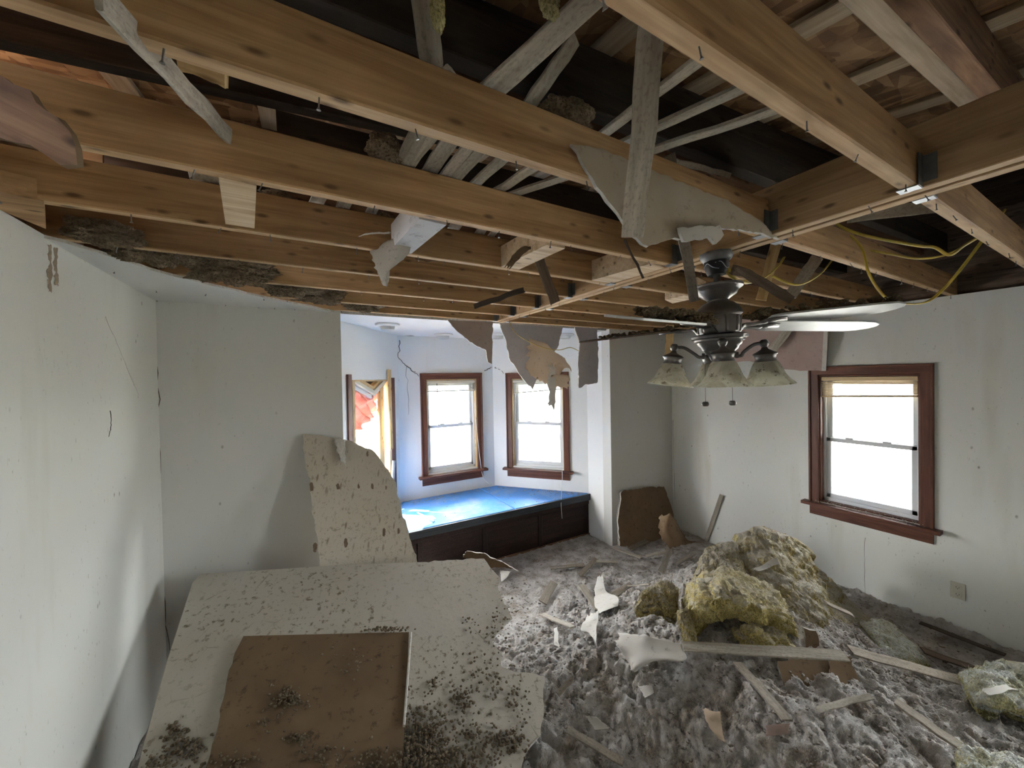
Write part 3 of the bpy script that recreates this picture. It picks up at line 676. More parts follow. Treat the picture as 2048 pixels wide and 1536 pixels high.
for k, y in enumerate(JY):
    for side in (0, 1):
        x0, x1 = (XL-.05, BX0-.003) if side == 0 else (BX1+.003, XR+.05)
        h = JH+random.uniform(-.004, .004)
        dy = 0 if k < 3 else random.uniform(-.008, .008)
        j = box('joist', (x0, y+dy, JB), (x1, y+dy+.038, JB+h), MAT['joist'], ceil, .004); lit_underside(j)
        if k == 0: continue
        n = random.randint(9, 11) if side == 0 else random.randint(8, 10)
        for i in range(n):
            xx = x0+(x1-x0)*(i+.5+random.uniform(-.35, .35))/n
            screw((xx, y+dy+.019+random.uniform(-.008, .008), JB), j)
        # metal hanger at the beam
        xe = BX0-.003 if side == 0 else BX1+.003; sg = -1 if side == 0 else 1
        if k < 1: continue
        hg = empty('joist_hanger', (xe, y+.019, JB)); hg.parent = ceil; hg.matrix_parent_inverse = WM[ceil.name].inverted()
        box('seat', tuple(np.minimum((xe, y-.004, JB-.004), (xe+sg*.04, y+.042, JB-.001))), tuple(np.maximum((xe, y-.004, JB-.004), (xe+sg*.04, y+.042, JB-.001))), MAT['galv'], hg, .0005)
        box('side_strap', tuple(np.minimum((xe, y-.006, JB-.002), (xe+sg*.038, y-.003, JB+.09))), tuple(np.maximum((xe, y-.006, JB-.002), (xe+sg*.038, y-.003, JB+.09))), MAT['galv_dark'], hg, .0005)
        box('flange', tuple(np.minimum((xe+sg*.001, y-.034, JB+.012), (xe+sg*.004, y-.003, JB+.088))), tuple(np.maximum((xe+sg*.001, y-.034, JB+.012), (xe+sg*.004, y-.003, JB+.088))), MAT['galv_dark'], hg, .0005)
for i in range(16): screw((random.choice((BX0+.02, BX1-.02)), .15+i*.185+random.uniform(-.05, .05), JB-.003), bm_)
def blocking(name, c, mat, z=JB, th=.04, wide=None):
    """a flat piece between joists traced on the ceiling plane by four sight lines"""
    P = [PZ(x, y, z) for x, y in c]; n = len(P)
    v = [p for p in P]+[p+np.array((0, 0, th)) for p in P]; f = [tuple(range(n)), tuple(range(2*n-1, n-1, -1))]+[(i, n+i, n+(i+1) % n, (i+1) % n) for i in range(n)]
    o = mesh(name, v, f, mat, ceil); return o
blocking('plywood_cleat', [(437, 354), (513, 372), (509, 457), (451, 448)], MAT['block'], JB-.006, .012)
blocking('blocking', [(838, 438), (893, 450), (822, 508), (783, 498)], MAT['paper_blue'], JB+.002, .10)
blocking('blocking', [(1093, 490), (1130, 497), (1032, 542), (996, 537)], MAT['block'], JB+.002, .10)
blocking('blocking', [(1298, 528), (1330, 536), (1210, 571), (1172, 564)], MAT['block'], JB+.002, .11)
blocking('blocking', [(1330, 600), (1395, 585), (1412, 592), (1345, 607)], MAT['block'], JB+.002, .10)
blocking('edge_block', [(0, 383), (88, 403), (92, 458), (0, 420)], MAT['joist'], JB-.002, .06)
tag(ceil, kind='structure')
# ------------------------------------------------------------------ attic above: roof deck, battens, old timbers, plank wall
def roof_z(x, y): return 3.13+.08*(x-1.6)+.17*(y-.8)
roof = empty('roof', (1.6, .8, 3.1)); roof['kind'] = 'structure'
xs = [-3.0, -1.45, -.75, .45, 1.65, 2.85, 4.3]; ys = [-2.83, -1.55, -.33, .89, 2.11, 3.30]
for i in range(len(xs)-1):
    for j in range(len(ys)-1):
        a, b, c, d = xs[i]+.0005, xs[i+1]-.0005, ys[j]+.0005, ys[j+1]-.0005
        if i == 1 and j >= 3: a = -1.12
        if i == 0 and j >= 3: b = -1.85                       # strip of sheathing missing: daylight falls onto the panel below
        v = [(x, y, roof_z(x, y)+dz) for dz in (0, .018) for x, y in ((a, c), (b, c), (b, d), (a, d))]
        mesh('roof_panel', v, [(3, 2, 1, 0), (4, 5, 6, 7), (0, 1, 5, 4), (1, 2, 6, 5), (2, 3, 7, 6), (3, 0, 4, 7)], MAT['osb'], roof)
for x in (-2.6, -2.0, -.6, -.1, .45, .95, 1.45, 1.95, 2.45, 2.95, 3.45, 3.9):
    board('batten', (x, -2.7, roof_z(x, -2.7)-.012), (x, 3.0, roof_z(x, 3.0)-.012), .085, .02, MAT['strip'], roof)
for k, y in enumerate((-.9, -.28, .33, 1.02, 1.62, 2.25, 2.85)):
    m = MAT['dark_wood'] if k != 2 else MAT['old_wood']
    board('rafter', (-2.9, y, roof_z(-2.9, y)-.10), (4.2, y, roof_z(4.2, y)-.10), .05, .15, m, roof, up=(0, 0, 1))
board('rafter', (.6, .40, roof_z(.6, .40)-.09), (4.2, .40, roof_z(4.2, .40)-.09), .09, .03, MAT['strip'], roof)
# smoky old ceiling timbers just over the new joists
for k, (y, z, m) in enumerate(((.86, 2.79, 'dark_wood'), (.98, 2.80, 'old_wood'), (1.44, 2.78, 'dark_wood'), (1.98, 2.76, 'old_wood'), (2.3, 2.75, 'dark_wood'), (2.75, 2.74, 'dark_wood'))):
    x0 = -.05 if k >= 2 else -2.8; board('old_joist', (x0, y, z-.1*(1-(x0+2.8)/3.5)), (4.15, y, z+.10), .05, .13, MAT[m], roof)
# attic walls: planks, with backing sheets added behind to seal out light
for nm, lo, hi in (('wall_attic_light_seal_right', (XR+.10, -2.8, JB-.1), (XR+.12, 3.4, 3.9)), ('wall_attic_light_seal_back', (-3.05, 3.25, JB-.0), (XR+.12, 3.27, 3.9)), ('wall_attic_light_seal_front', (-3.05, -2.82, JB-.1), (XR+.12, -2.80, 3.9))):
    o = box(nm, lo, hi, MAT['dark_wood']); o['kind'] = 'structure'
aw = empty('wall_attic_right', (XR+.1, 1, JB)); aw['kind'] = 'structure'
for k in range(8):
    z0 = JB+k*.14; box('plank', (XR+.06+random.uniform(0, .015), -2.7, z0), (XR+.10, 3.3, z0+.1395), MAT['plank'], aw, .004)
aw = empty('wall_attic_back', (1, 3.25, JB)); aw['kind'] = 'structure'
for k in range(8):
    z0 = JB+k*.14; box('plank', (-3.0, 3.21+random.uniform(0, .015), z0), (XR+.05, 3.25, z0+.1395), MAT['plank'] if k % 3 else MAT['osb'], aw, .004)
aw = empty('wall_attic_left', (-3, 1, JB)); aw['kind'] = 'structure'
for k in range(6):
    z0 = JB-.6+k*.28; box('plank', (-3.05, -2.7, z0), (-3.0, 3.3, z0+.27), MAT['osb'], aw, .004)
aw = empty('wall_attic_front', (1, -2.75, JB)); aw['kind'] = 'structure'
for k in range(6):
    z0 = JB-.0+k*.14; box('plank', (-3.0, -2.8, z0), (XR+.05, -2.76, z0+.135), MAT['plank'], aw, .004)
# unlit floor of the neighbouring loft, left of the wall
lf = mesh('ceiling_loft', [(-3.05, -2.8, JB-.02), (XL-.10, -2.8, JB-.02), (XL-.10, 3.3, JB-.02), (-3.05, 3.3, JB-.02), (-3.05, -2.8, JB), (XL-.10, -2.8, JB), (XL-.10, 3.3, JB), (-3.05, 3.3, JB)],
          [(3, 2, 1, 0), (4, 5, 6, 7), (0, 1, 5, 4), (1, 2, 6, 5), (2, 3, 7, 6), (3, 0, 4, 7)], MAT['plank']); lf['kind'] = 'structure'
o = box('trim_loft_light_block', (XL-.10, 1.25, JB), (XL-.06, 3.2, JB+.36), MAT['old_wood']); o['kind'] = 'structure'  # added to keep loft daylight off the joist ends
# sunlit panel with printed stamp seen through the gap over the side wall
P = [PY(x, y, 2.35) for x, y in ((-60, 60), (150, 110), (215, 165), (60, 160), (-60, 150))]
op = sheet('osb_panel', [PY(-90, 40, 2.4), PY(150, 105, 2.4), PY(212, 166, 2.4), PY(205, 330, 2.4), PY(-90, 330, 2.4)], .015, (MAT['osb'], MAT['osb'], MAT['osb']), None, .05, .001)
tag(op, 'bright orange strand board lit by daylight over the side wall', 'panel')
for k, yy in enumerate((118, 126, 134)):
    st = board('stamp_line', PY(105+k*6, yy, 2.394), PY(170, yy+14, 2.394), .018, .001, MAT['ink'], op, up=(0, -1, 0), ch=.0003)
board('stamp_line', PY(170, 118, 2.394), PY(205, 165, 2.394), .018, .001, MAT['ink'], op, up=(0, -1, 0), ch=.0003)
# laths left lying across the joists
LZ = JB+JH+.012
lath_px = [((839, 262), (793, 352), .048), ((866, 275), (808, 350), .03), ((903, 285), (850, 357), .05), ((930, 300), (880, 366), .035), ((960, 303), (898, 374), .04), ((1007, 320), (937, 384), .038), ((1060, 340), (970, 398), .038), ((1125, 358), (985, 404), .036),
           ((640, 395), (600, 470), .05), ((690, 405), (660, 480), .045), ((745, 420), (720, 470), .04), ((915, 450), (885, 490), .05), ((962, 462), (945, 492), .045), ((985, 470), (960, 500), .03),
           ((395, 345), (405, 395), .05), ((420, 350), (432, 398), .05), ((340, 425), (350, 450), .05), ((375, 430), (385, 455), .05)]
for k, (p, q, w) in enumerate(lath_px):
    a = PZ(*p, LZ); b = PZ(*q, LZ); d = (b-a)/np.linalg.norm(b-a); a = a-d*.06; b = b+d*.05
    if b[1] < a[1]: a, b = b, a
    board('lath', a+np.array((0, 0, .004*(k % 3))), b+np.array((0, 0, .004*(k % 3))), w, .010, MAT['lath'], ceil, segs=4, wob=.0016, ch=.001)
# loose strips hanging out of the attic: each its own thing
def strip(p, q, w, mat, label, t=.010, up=None, name='wood_strip', wob=.0014, group='loose strips hanging from the ceiling', segs=6):
    up = CAM-(p+q)/2 if up is None else up
    o = board(name, p, q, w, t, MAT[mat], None, up=up, segs=segs, wob=wob, ch=.0015)
    tag(o, label, 'wood strip', group); return o
strip(PD(195, -12, .50), PY(468, 282, 1.23), .040, 'lath', 'fuzzy grey lath slanting down across the topmost joist', up=(.2, -1, -.25))
strip(PD(848, -10, .80), PY(868, 185, .84), .052, 'lath', 'grey lath with pale yellow wool stuck to its upper end', up=(0, -.6, -1))
strip(PD(1200, -15, .82), PY(950, 210, .85), .058, 'lath', 'wide grey lath slanting up to the top edge beside another', up=(.2, -.6, -1))
strip(PD(1150, 75, .93), PY(1035, 245, .86), .042, 'lath', 'narrower grey lath leaning on the wide slanting one', up=(.2, -.6, -1))
strip(PD(1312, -10, .80), PD(1264, 474, 1.02), .058, 'lath', 'long grey lath hanging straight down with a nail near its end', t=.012)
strip(PZ(1448, 80, LZ+.02), PZ(1180, 290, LZ+.02), .034, 'lath', 'grey lath across the joists, topmost of three fanned out', up=(0, 0, 1))
strip(PZ(1530, 155, LZ+.01), PZ(1212, 302, LZ+.01), .034, 'lath', 'grey lath across the joists, middle of three fanned out', up=(0, 0, 1))
strip(PZ(1605, 200, LZ), PZ(1295, 305, LZ), .034, 'lath', 'grey lath across the joists, lowest of three fanned out', up=(0, 0, 1))
strip(PD(1338, 310, 1.20), PD(1388, 602, 1.52), .036, 'stick', 'thin grey strip hanging down to the fan blade', t=.010)
strip(PD(1250, 478, 1.10), PD(1286, 555, 1.15), .007, 'dark_wood', 'thin black rod dangling under the long hanging lath', t=.007, name='metal_rod')
strip(PD(1076, 515, 1.75), PD(1110, 605, 1.78), .045, 'bark', 'rotten brown lath hanging below the joists near the beam', t=.02, wob=.003)
strip(PD(1048, 580, 2.2), PD(948, 613, 2.25), .03, 'dark_wood', 'charred black strip poking out under the far joists', t=.012, wob=.002)
strip(PD(1340, 650, 2.35), PD(1336, 730, 2.35), .045, 'raw', 'orange pine strip hanging left of the fan lamps', t=.02)
strip(PD(1552, 488, 2.0), PD(1522, 600, 2.05), .05, 'raw', 'pale pine strip hanging behind the yellow cables', t=.02)
strip(PD(1635, 515, 2.1), PD(1580, 592, 2.1), .06, 'lath', 'grey flat lath hanging behind the upper fan blade', t=.012)
strip(PX(1612, 612, 3.84), PX(1545, 700, 3.89), .07, 'lath', 'pale lath hanging below the fan blades before the wall', t=.012)
strip(PD(1470, 535, 1.55), PD(1580, 600, 1.68), .035, 'bark', 'knobbly brown stick fallen onto the fan blade', t=.02, wob=.004)
strip(PZ(1480, 415, JB+.16), PZ(1625, 380, JB+.16), .03, 'lath', 'thin grey lath lying along the top of the main beam', up=(0, 0, 1))
strip(PD(1700, 432, 1.55), PD(1878, 412, 1.55), .05, 'lath', 'fuzzy broken lath end sticking out beyond the main beam', t=.018)
strip(PD(355, 118, .75), PD(452, 155, .78), .035, 'raw', 'short split pine piece behind the topmost joist', t=.015)
strip(PD(1335, 318, 1.25), PD(1460, 350, 1.45), .018, 'lath', 'thin pale splinter crossing the dark attic timbers', t=.008)
strip(PD(1900, 150, .95) if False else PD(880, 148, .86), PD(925, 205, .88), .05, 'paper', 'short white-faced offcut with a nail hole on the joist', t=.012, name='wood_offcut')
# wool tufts hanging in the attic
def tuft(px, py, d, s, mat, label, seed, name='insulation_tuft', rad=(1, .8, 1.4), cat='insulation'):
    o = blob(name, PD(px, py, d) if mat != 'old_fluff' else PZ(px, py, JB+JH+.035), np.array(rad)*s, MAT[mat], None, 5, .42, 2.0, seed); tag(o, label, cat, 'wool tufts caught in the framing'); return o
tuft(590, 12, .78, .017, 'batt_pale', 'small pale yellow wool tuft at the very top edge', 1)
tuft(876, 22, .76, .022, 'batt_pale', 'pale yellow wool tuft on the single grey lath', 2, rad=(.7, .6, 1.9))
tuft(1100, 12, .80, .022, 'batt_pale', 'pale yellow wool tuft on the wide slanting lath', 3, rad=(1.1, .6, 1.3))
for k, (px, py, d, s, lab) in enumerate(((1130, 240, .95, .06, 'grey fill clump behind the second joist from the top'), (780, 300, .98, .05, 'brown fill clump beside the row of laths'), (765, 445, 1.32, .055, 'brown fill clump over the white-faced blocking'), (1045, 490, 1.6, .06, 'brown fill clump above the bare blocking'),
                                         (1160, 530, 1.75, .06, 'brown fill clump over the blocking next to the beam'), (560, 410, 1.42, .06, 'brown fill clump above the joists near the plywood cleat'), (640, 425, 1.45, .05, 'brown fill clump with paper bits behind the joist'), (1075, 232, .93, .035, 'small grey fill clump between the laths'))):
    tuft(px, py, d, s, 'old_fluff', lab, 10+k, rad=(1.5, .9, .8))
for k, (x, y, z, s) in enumerate(((-.55, 2.15, .06, .11), (-.3, 2.35, .05, .12), (-.05, 2.55, .05, .12), (.12, 2.78, .045, .1), (.42, 3.05, .06, .09), (-.62, 1.95, .03, .07))):
    o = blob('insulation_tuft', (x, y, CEIL+.012+z*.8), np.array((1.5, .9, .62))*s, MAT['old_fluff'], None, 6, .55, 3.2, 30+k)
    tag(o, ['dark fill heap showing over the torn ceiling edge', 'brown fill heap on the torn ceiling below the fourth joist', 'fill heap on the torn ceiling midway to the bay', 'fill heap on the torn ceiling near the bay', 'fill heap spilling over the tip of the torn ceiling', 'small fill heap where torn ceiling meets side wall'][k], 'insulation', 'fill heaps on the torn ceiling board')
# ------------------------------------------------------------------ pieces of ceiling board hanging
DW = (MAT['kraft_grey'], MAT['paper'], MAT['gypsum'])
def hang(name, px, fn, mats, label, cat='plasterboard', thick=.011, step=.02, amp=.003, keep=(0,), flip=False):
    o = sheet(name, [fn(x, y) for x, y in px], thick, mats, None, step, amp, keep, flip); tag(o, label, cat, 'broken plasterboard hanging overhead'); return o
pA, pB, pC = PY(1150, 292, .775), PY(1540, 470, .775), PD(1270, 490, 1.10)
n_, d_ = plane3(pA, pB, pC)
hang('plasterboard_piece', [(1142, 288), (1190, 296), (1330, 350), (1440, 395), (1520, 440), (1560, 478), (1500, 462), (1420, 455), (1395, 468), (1350, 475), (1318, 486), (1285, 488), (1245, 440), (1205, 385), (1165, 325)], lambda x, y: pl(x, y, n_, d_), (MAT['dusty_board'], MAT['paper'], MAT['gypsum']), 'large triangular dusty board piece hanging across the second joist', keep=())
hang('plasterboard_piece', [(1360, 455), (1440, 450), (1448, 470), (1432, 488), (1420, 475), (1368, 482)], lambda x, y: pl(x, y, n_, d_-.02), (MAT['paper'], MAT['paper'], MAT['gypsum']), 'small white torn flap under the large triangular board piece', keep=())
hang('plasterboard_piece', [(0, 150), (60, 180), (115, 235), (150, 290), (155, 330), (120, 330), (60, 290), (0, 275), (-60, 260), (-60, 150)], lambda x, y: PD(x, y, .62), (MAT['old_wood'], MAT['kraft'], MAT['kraft']), 'brown stained panel with rounded end hanging at the frame edge', 'panel', keep=())
hang('plasterboard_piece', [(895, 640), (986, 644), (984, 728), (976, 724), (972, 700), (940, 684), (912, 660)], lambda x, y: PY(x, y, 3.12), (MAT['kraft_grey'], MAT['paper'], MAT['gypsum']), 'brown-grey board triangle hanging over the middle bay window')
hang('plasterboard_piece', [(998, 646), (1126, 655), (1118, 690), (1080, 740), (1066, 780), (1040, 750), (1018, 715), (1012, 680)], lambda x, y: PY(x, y, 3.10), (MAT['slate'], MAT['paper'], MAT['gypsum']), 'large slate grey board hanging in front of the bay')
hang('plasterboard_piece', [(1150, 655), (1195, 658), (1197, 718), (1194, 766), (1172, 768), (1158, 776), (1156, 730), (1160, 690)], lambda x, y: PY(x, y, 3.09), (MAT['slate'], MAT['paper'], MAT['gypsum']), 'narrow slate grey board strip hanging beside the bay corner')
rows = [[(1055, 672), (1090, 688), (1118, 706), (1128, 716)], [(1056, 700), (1085, 700), (1118, 715), (1142, 742)], [(1052, 735), (1075, 728), (1105, 735), (1128, 738)], [(1058, 748), (1078, 762), (1100, 770), (1112, 772)]]
o = curl('paper_sheet', [[PD(x, y, 3.28-.09*math.sin(k*1.2+r*.8)) for k, (x, y) in enumerate(rw)] for r, rw in enumerate(rows)], (MAT['beige'], MAT['beige'], MAT['beige']), seed=4, rough=.03)
tag(o, 'crumpled beige paper sheet hanging on the slate grey board', 'paper')
rows = [[(1096, 752), (1120, 748), (1138, 752)], [(1092, 768), (1115, 764), (1140, 768)], [(1104, 778), (1122, 775), (1138, 778)]]
o = curl('paper_sheet', [[PD(x, y, 3.27) for x, y in rw] for rw in rows], (MAT['beige'], MAT['beige'], MAT['beige']), seed=5, nu=8, nv=8); tag(o, 'small tan paper scrap at the tip of the beige sheet', 'paper')
rows = [[(1096, 728), (1105, 727), (1112, 728)], [(1096, 795), (1104, 797), (1112, 796)], [(1094, 818), (1103, 812), (1109, 825)]]
o = curl('paper_sheet', [[PD(x, y, 3.27) for x, y in rw] for rw in rows], (MAT['paper_blue'], MAT['paper'], MAT['paper']), seed=6, nu=6, nv=10); tag(o, 'white paper tail dangling before the bay window glass', 'paper')
rows = [[(775, 482), (800, 470), (826, 480)], [(745, 500), (790, 505), (824, 500)], [(742, 520), (782, 530), (808, 520)], [(752, 545), (772, 548), (780, 530)], [(768, 572), (774, 575), (778, 560)]]
o = curl('paper_sheet', [[PD(x, y, 1.55-.05*math.sin(k*1.4)) for k, (x, y) in enumerate(rw)] for rw in rows], (MAT['paper'], MAT['paper'], MAT['paper']), seed=7, nu=12, nv=18, rough=.012, ragged=.1); tag(o, 'white paper skin curling down to a point from the blocking', 'paper')
rows = [[(718, 472), (745, 466), (782, 462)], [(718, 475), (748, 470), (784, 470)]]
o = curl('paper_sheet', [[PD(x, y, 1.4) for x, y in rw] for rw in rows], (MAT['paper'], MAT['paper'], MAT['paper']), seed=8, nu=10, nv=3, rough=.01); tag(o, 'thin white torn paper tongue left of the curling skin', 'paper')
rows = [[(1040, 492), (1058, 490), (1062, 498)], [(1022, 512), (1035, 510), (1045, 512)], [(1008, 535), (1014, 535), (1020, 538)]]
o = curl('paper_sheet', [[PD(x, y, 1.6) for x, y in rw] for rw in rows], (MAT['kraft'], MAT['kraft'], MAT['kraft']), seed=9, nu=7, nv=8); tag(o, 'dark brown paper flap peeling from the bare blocking', 'paper')
rows = [[(822, 512), (870, 512), (902, 516)], [(826, 522), (860, 526), (890, 520)]]
o = curl('paper_sheet', [[PD(x, y, 1.75) for x, y in rw] for rw in rows], (MAT['paper'], MAT['kraft'], MAT['paper']), seed=10, nu=10, nv=4); tag(o, 'flat white paper remnant under the third joist beside the curled skin', 'paper')
hb0, hb1, hb2 = np.array((3.85, 2.75, 2.46)), np.array((3.92, 1.35, 2.46)), np.array((4.02, 2.0, 1.98)); n_, d_ = plane3(hb0, hb1, hb2)
hang('plasterboard_piece', [(1402, 632), (1500, 640), (1660, 650), (1644, 742), (1590, 740), (1540, 738), (1500, 722), (1440, 730), (1395, 690)], lambda x, y: pl(x, y, n_, d_), (MAT['kraft_pink'], MAT['paper'], MAT['gypsum']), 'wide pinkish brown board hanging over the single window', step=.03)
hang('plasterboard_piece', [(1648, 650), (1656, 650), (1652, 742), (1643, 742)], lambda x, y: pl(x, y, n_, d_-.012), (MAT['paper'], MAT['paper'], MAT['gypsum']), 'white tape strip along the wide hanging board end', keep=(0, 1, 2, 3))
# ------------------------------------------------------------------ cables
def cable(pts, label, r=.0080, mat='yellow'):
    o = tube('electric_cable', [PD(x, y, d) for x, y, d in pts], r, MAT[mat], None, 8, .55, 6); tag(o, label, 'cable', 'yellow cables strung under the attic'); return o
cable([(1660, 440, 1.75), (1700, 462, 1.75), (1760, 478, 1.72), (1840, 492, 1.7), (1870, 495, 1.7), (1900, 510, 1.68), (1930, 490, 1.66), (1978, 460, 1.62), (2010, 420, 1.62)], 'yellow cable looping highest under the far attic')
cable([(1665, 470, 1.85), (1700, 472, 1.82), (1725, 500, 1.8), (1738, 548, 1.76), (1768, 592, 1.72), (1800, 606, 1.72), (1850, 605, 1.75), (1885, 580, 1.75), (1920, 540, 1.72), (1958, 490, 1.7), (1985, 455, 1.68)], 'yellow cable hanging lowest down behind the blade tip')
cable([(1725, 498, 1.95), (1780, 508, 1.92), (1835, 517, 1.9), (1890, 510, 1.85), (1940, 485, 1.8), (1975, 462, 1.75)], 'thin yellow cable crossing between the two larger loops')
cable([(1452, 530, 1.66), (1470, 558, 1.68), (1495, 566, 1.72), (1530, 555, 1.8), (1558, 530, 1.85), (1568, 515, 1.88)], 'yellow cable drooping from the fan box')
cable([(1450, 530, 1.64), (1462, 552, 1.66), (1482, 562, 1.7), (1505, 558, 1.75)], 'short yellow cable bent beside the fan box')
cable([(1545, 552, 1.9), (1575, 566, 1.92), (1605, 568, 1.92), (1640, 548, 1.95), (1665, 520, 1.98)], 'yellow cable sagging between beam and grey lath')
cable([(1018, 642, 3.25), (1030, 665, 3.2), (1055, 682, 3.15), (1085, 695, 3.12), (1118, 700, 3.1), (1140, 695, 3.1), (1158, 702, 3.1)], 'thin yellow cable strung across the hanging boards', .005)
# ------------------------------------------------------------------ ceiling fan
fd = 1.66
fc = PD(1432, 517, fd); fc[2] = JB-.006
tilt = Matrix.Rotation(math.radians(-1.6), 3, Vector(_fw))
fan = empty('ceiling_fan', fc, tilt); tag(fan, 'dark pewter ceiling fan with bell lamp shades hanging from the beam', 'ceiling fan')
FR = np.array(tilt)
def fp(x, y, z): return fc+FR@np.array((x, y, z), float)
hb = empty('hanger_bracket', fc, tilt); hb.parent = fan; hb.matrix_parent_inverse = WM[fan.name].inverted()
lathe('mount_plate', [(.0, .004), (.066, .004), (.068, -.012), (.058, -.030), (.048, -.034), (.0, -.034)], MAT['galv_dark'], hb, fp(0, 0, 0), tilt, 8, False)
lathe('wiring_box', [(.0, -.03), (.052, -.034), (.046, -.07), (.036, -.092), (.0, -.092)], MAT['metal_black'], hb, fp(0, 0, 0), tilt, 10)
for k in range(5):
    a0 = 1.2*k; tube('wire', [fp(.048*math.cos(a0+t*.5), .048*math.sin(a0+t*.5), -.045-.01*math.sin(t*2.3+k)-.008*t) for t in range(4)], .002, MAT['galv'], hb, 5)
lathe('down_rod', [(.014, -.08), (.014, -.175)], MAT['galv_dark'], fan, fp(0, 0, 0), tilt, 16)
lathe('canopy', [(.0, -.142), (.098, -.138), (.102, -.142), (.100, -.150), (.085, -.160), (.080, -.166), (.074, -.180), (.05, -.196), (.042, -.203), (.042, -.210), (.0, -.210)], MAT['metal_dark'], fan, fp(0, 0, 0), tilt)
lathe('motor_cap', [(.02, -.205), (.04, -.208), (.062, -.218), (.082, -.236), (.092, -.252), (.094, -.262), (.094, -.268), (.088, -.272), (.086, -.276)], MAT['metal_dark'], fan, fp(0, 0, 0), tilt)
lathe('motor_housing', [(.05, -.272), (.082, -.274), (.083, -.30), (.080, -.335), (.076, -.352), (.05, -.356)], MAT['metal_dark'], fan, fp(0, 0, 0), tilt)
for k in range(10):
    a0 = k*2*math.pi/10+.3; c0, s0 = math.cos(a0), math.sin(a0)
    tube('housing_rib', [fp(.084*c0, .084*s0, -.278), fp(.0845*c0, .0845*s0, -.31), fp(.081*c0, .081*s0, -.345)], .0045, MAT['metal_dark'], fan, 6)
lathe('switch_housing', [(.05, -.352), (.104, -.356), (.113, -.362), (.112, -.372), (.102, -.376), (.100, -.384), (.090, -.388), (.086, -.400), (.076, -.408), (.072, -.42), (.058, -.432), (.05, -.44), (.034, -.47), (.02, -.482), (.0, -.484)], MAT['metal_dark'], fan, fp(0, 0, 0), tilt)
blade_tips = [(1806, 612, 1.585), (1750, 652, 1.74), (1160, 684, 2.28), (1218, 632, 1.21), (1440, 660, 2.42)]
hubc = fp(0, 0, -.30)
for k, (bx, by, bd) in enumerate(blade_tips):
    tip = PD(bx, by, bd); root = hubc+np.array((0, 0, -.012)); d = tip-root; L = np.linalg.norm(d); d /= L
    up = np.array((0, 0, 1.0)); c = np.cross(up, d); c /= np.linalg.norm(c); pit = math.radians([14, 13, 9, 17, 12][k])
    c = c*math.cos(pit)-np.cross(d, c)*math.sin(pit); nrm = np.cross(d, c)
    if k in (2, 3):      # these two are seen nearly edge-on
        vv = CAM-(root+tip)/2; nrm = np.cross(d, vv); nrm /= np.linalg.norm(nrm); nrm = nrm if nrm[2] > 0 else -nrm
        nrm = nrm+.05*vv/np.linalg.norm(vv); c = np.cross(nrm, d); c /= np.linalg.norm(c); nrm = np.cross(d, c)
    # outline: narrow root, parallel sides, clipped round tip
    hw = .060; out = [(.20, -.045), (.24, -.058), (.40, -hw), (L-.12, -hw), (L-.06, -hw*.9), (L-.015, -hw*.55), (L, -hw*.1), (L-.01, hw*.35), (L-.05, hw*.8), (L-.10, hw), (.40, hw), (.24, .058), (.20, .045)]
    top = [root+d*a+c*b+nrm*.004 for a, b in out]; bot = [root+d*a+c*b-nrm*.004 for a, b in out]; n = len(out)
    f = [tuple(range(n)), tuple(range(2*n-1, n-1, -1))]+[(i, n+i, n+(i+1) % n, (i+1) % n) for i in range(n)]
    bl = mesh('blade', top+bot, f, MAT['blade'] if k != 2 else MAT['bark'], fan)
    # cast bracket: arm out of the motor, forked leaf under the blade
    p0 = hubc+d*.07+np.array((0, 0, -.035)); tube('bracket_arm', [hubc+d*.070+np.array((0, 0, -.052)), hubc+d*.088+np.array((0, 0, -.040)), hubc+d*.105+np.array((0, 0, -.024)), root+d*.15-nrm*.012, root+d*.20-nrm*.010], [.030, .026, .020, .014, .012], MAT['metal_dark'], bl, 12, .42)
    lf_ = [(.15, 0), (.18, -.030), (.22, -.044), (.265, -.036), (.285, 0), (.265, .036), (.22, .044), (.18, .030)]
    tp = [root+d*a+c*b-nrm*.0045 for a, b in lf_]; bt = [root+d*a+c*b*.8-nrm*.012 for a, b in lf_]; n = len(lf_)
    mesh('bracket_leaf', tp+bt, [tuple(range(n)), tuple(range(2*n-1, n-1, -1))]+[(i, n+i, n+(i+1) % n, (i+1) % n) for i in range(n)], MAT['metal_dark'], bl, True)
    if k in (0, 2, 3):      # fallen fill lying on the blades
        amt = [150, 0, 90, 190, 0][k]; pp, ss = [], []
        for q in range(amt):
            a0 = random.uniform(.12, L-.03 if k == 0 else L*.78); b0 = random.uniform(-.055, .06); hh = random.uniform(0, .03)*(1 if k != 2 else .3)
            pp.append(root+d*a0+c*b0*(1-.3*(a0/L))+nrm*(.010+hh)); ss.append(random.uniform(.009, .02)*(1 if k != 2 else .7))
        dd = clumps('fill_on_blade', pp, ss, MAT['brown_fluff'], None); tag(dd, ['brown loose fill heaped along the far upper fan blade', '', 'brown fill crusted on the drooping dark fan blade', 'brown loose fill heaped on the fan blade nearest the bay', ''][k], 'insulation', kind='stuff')
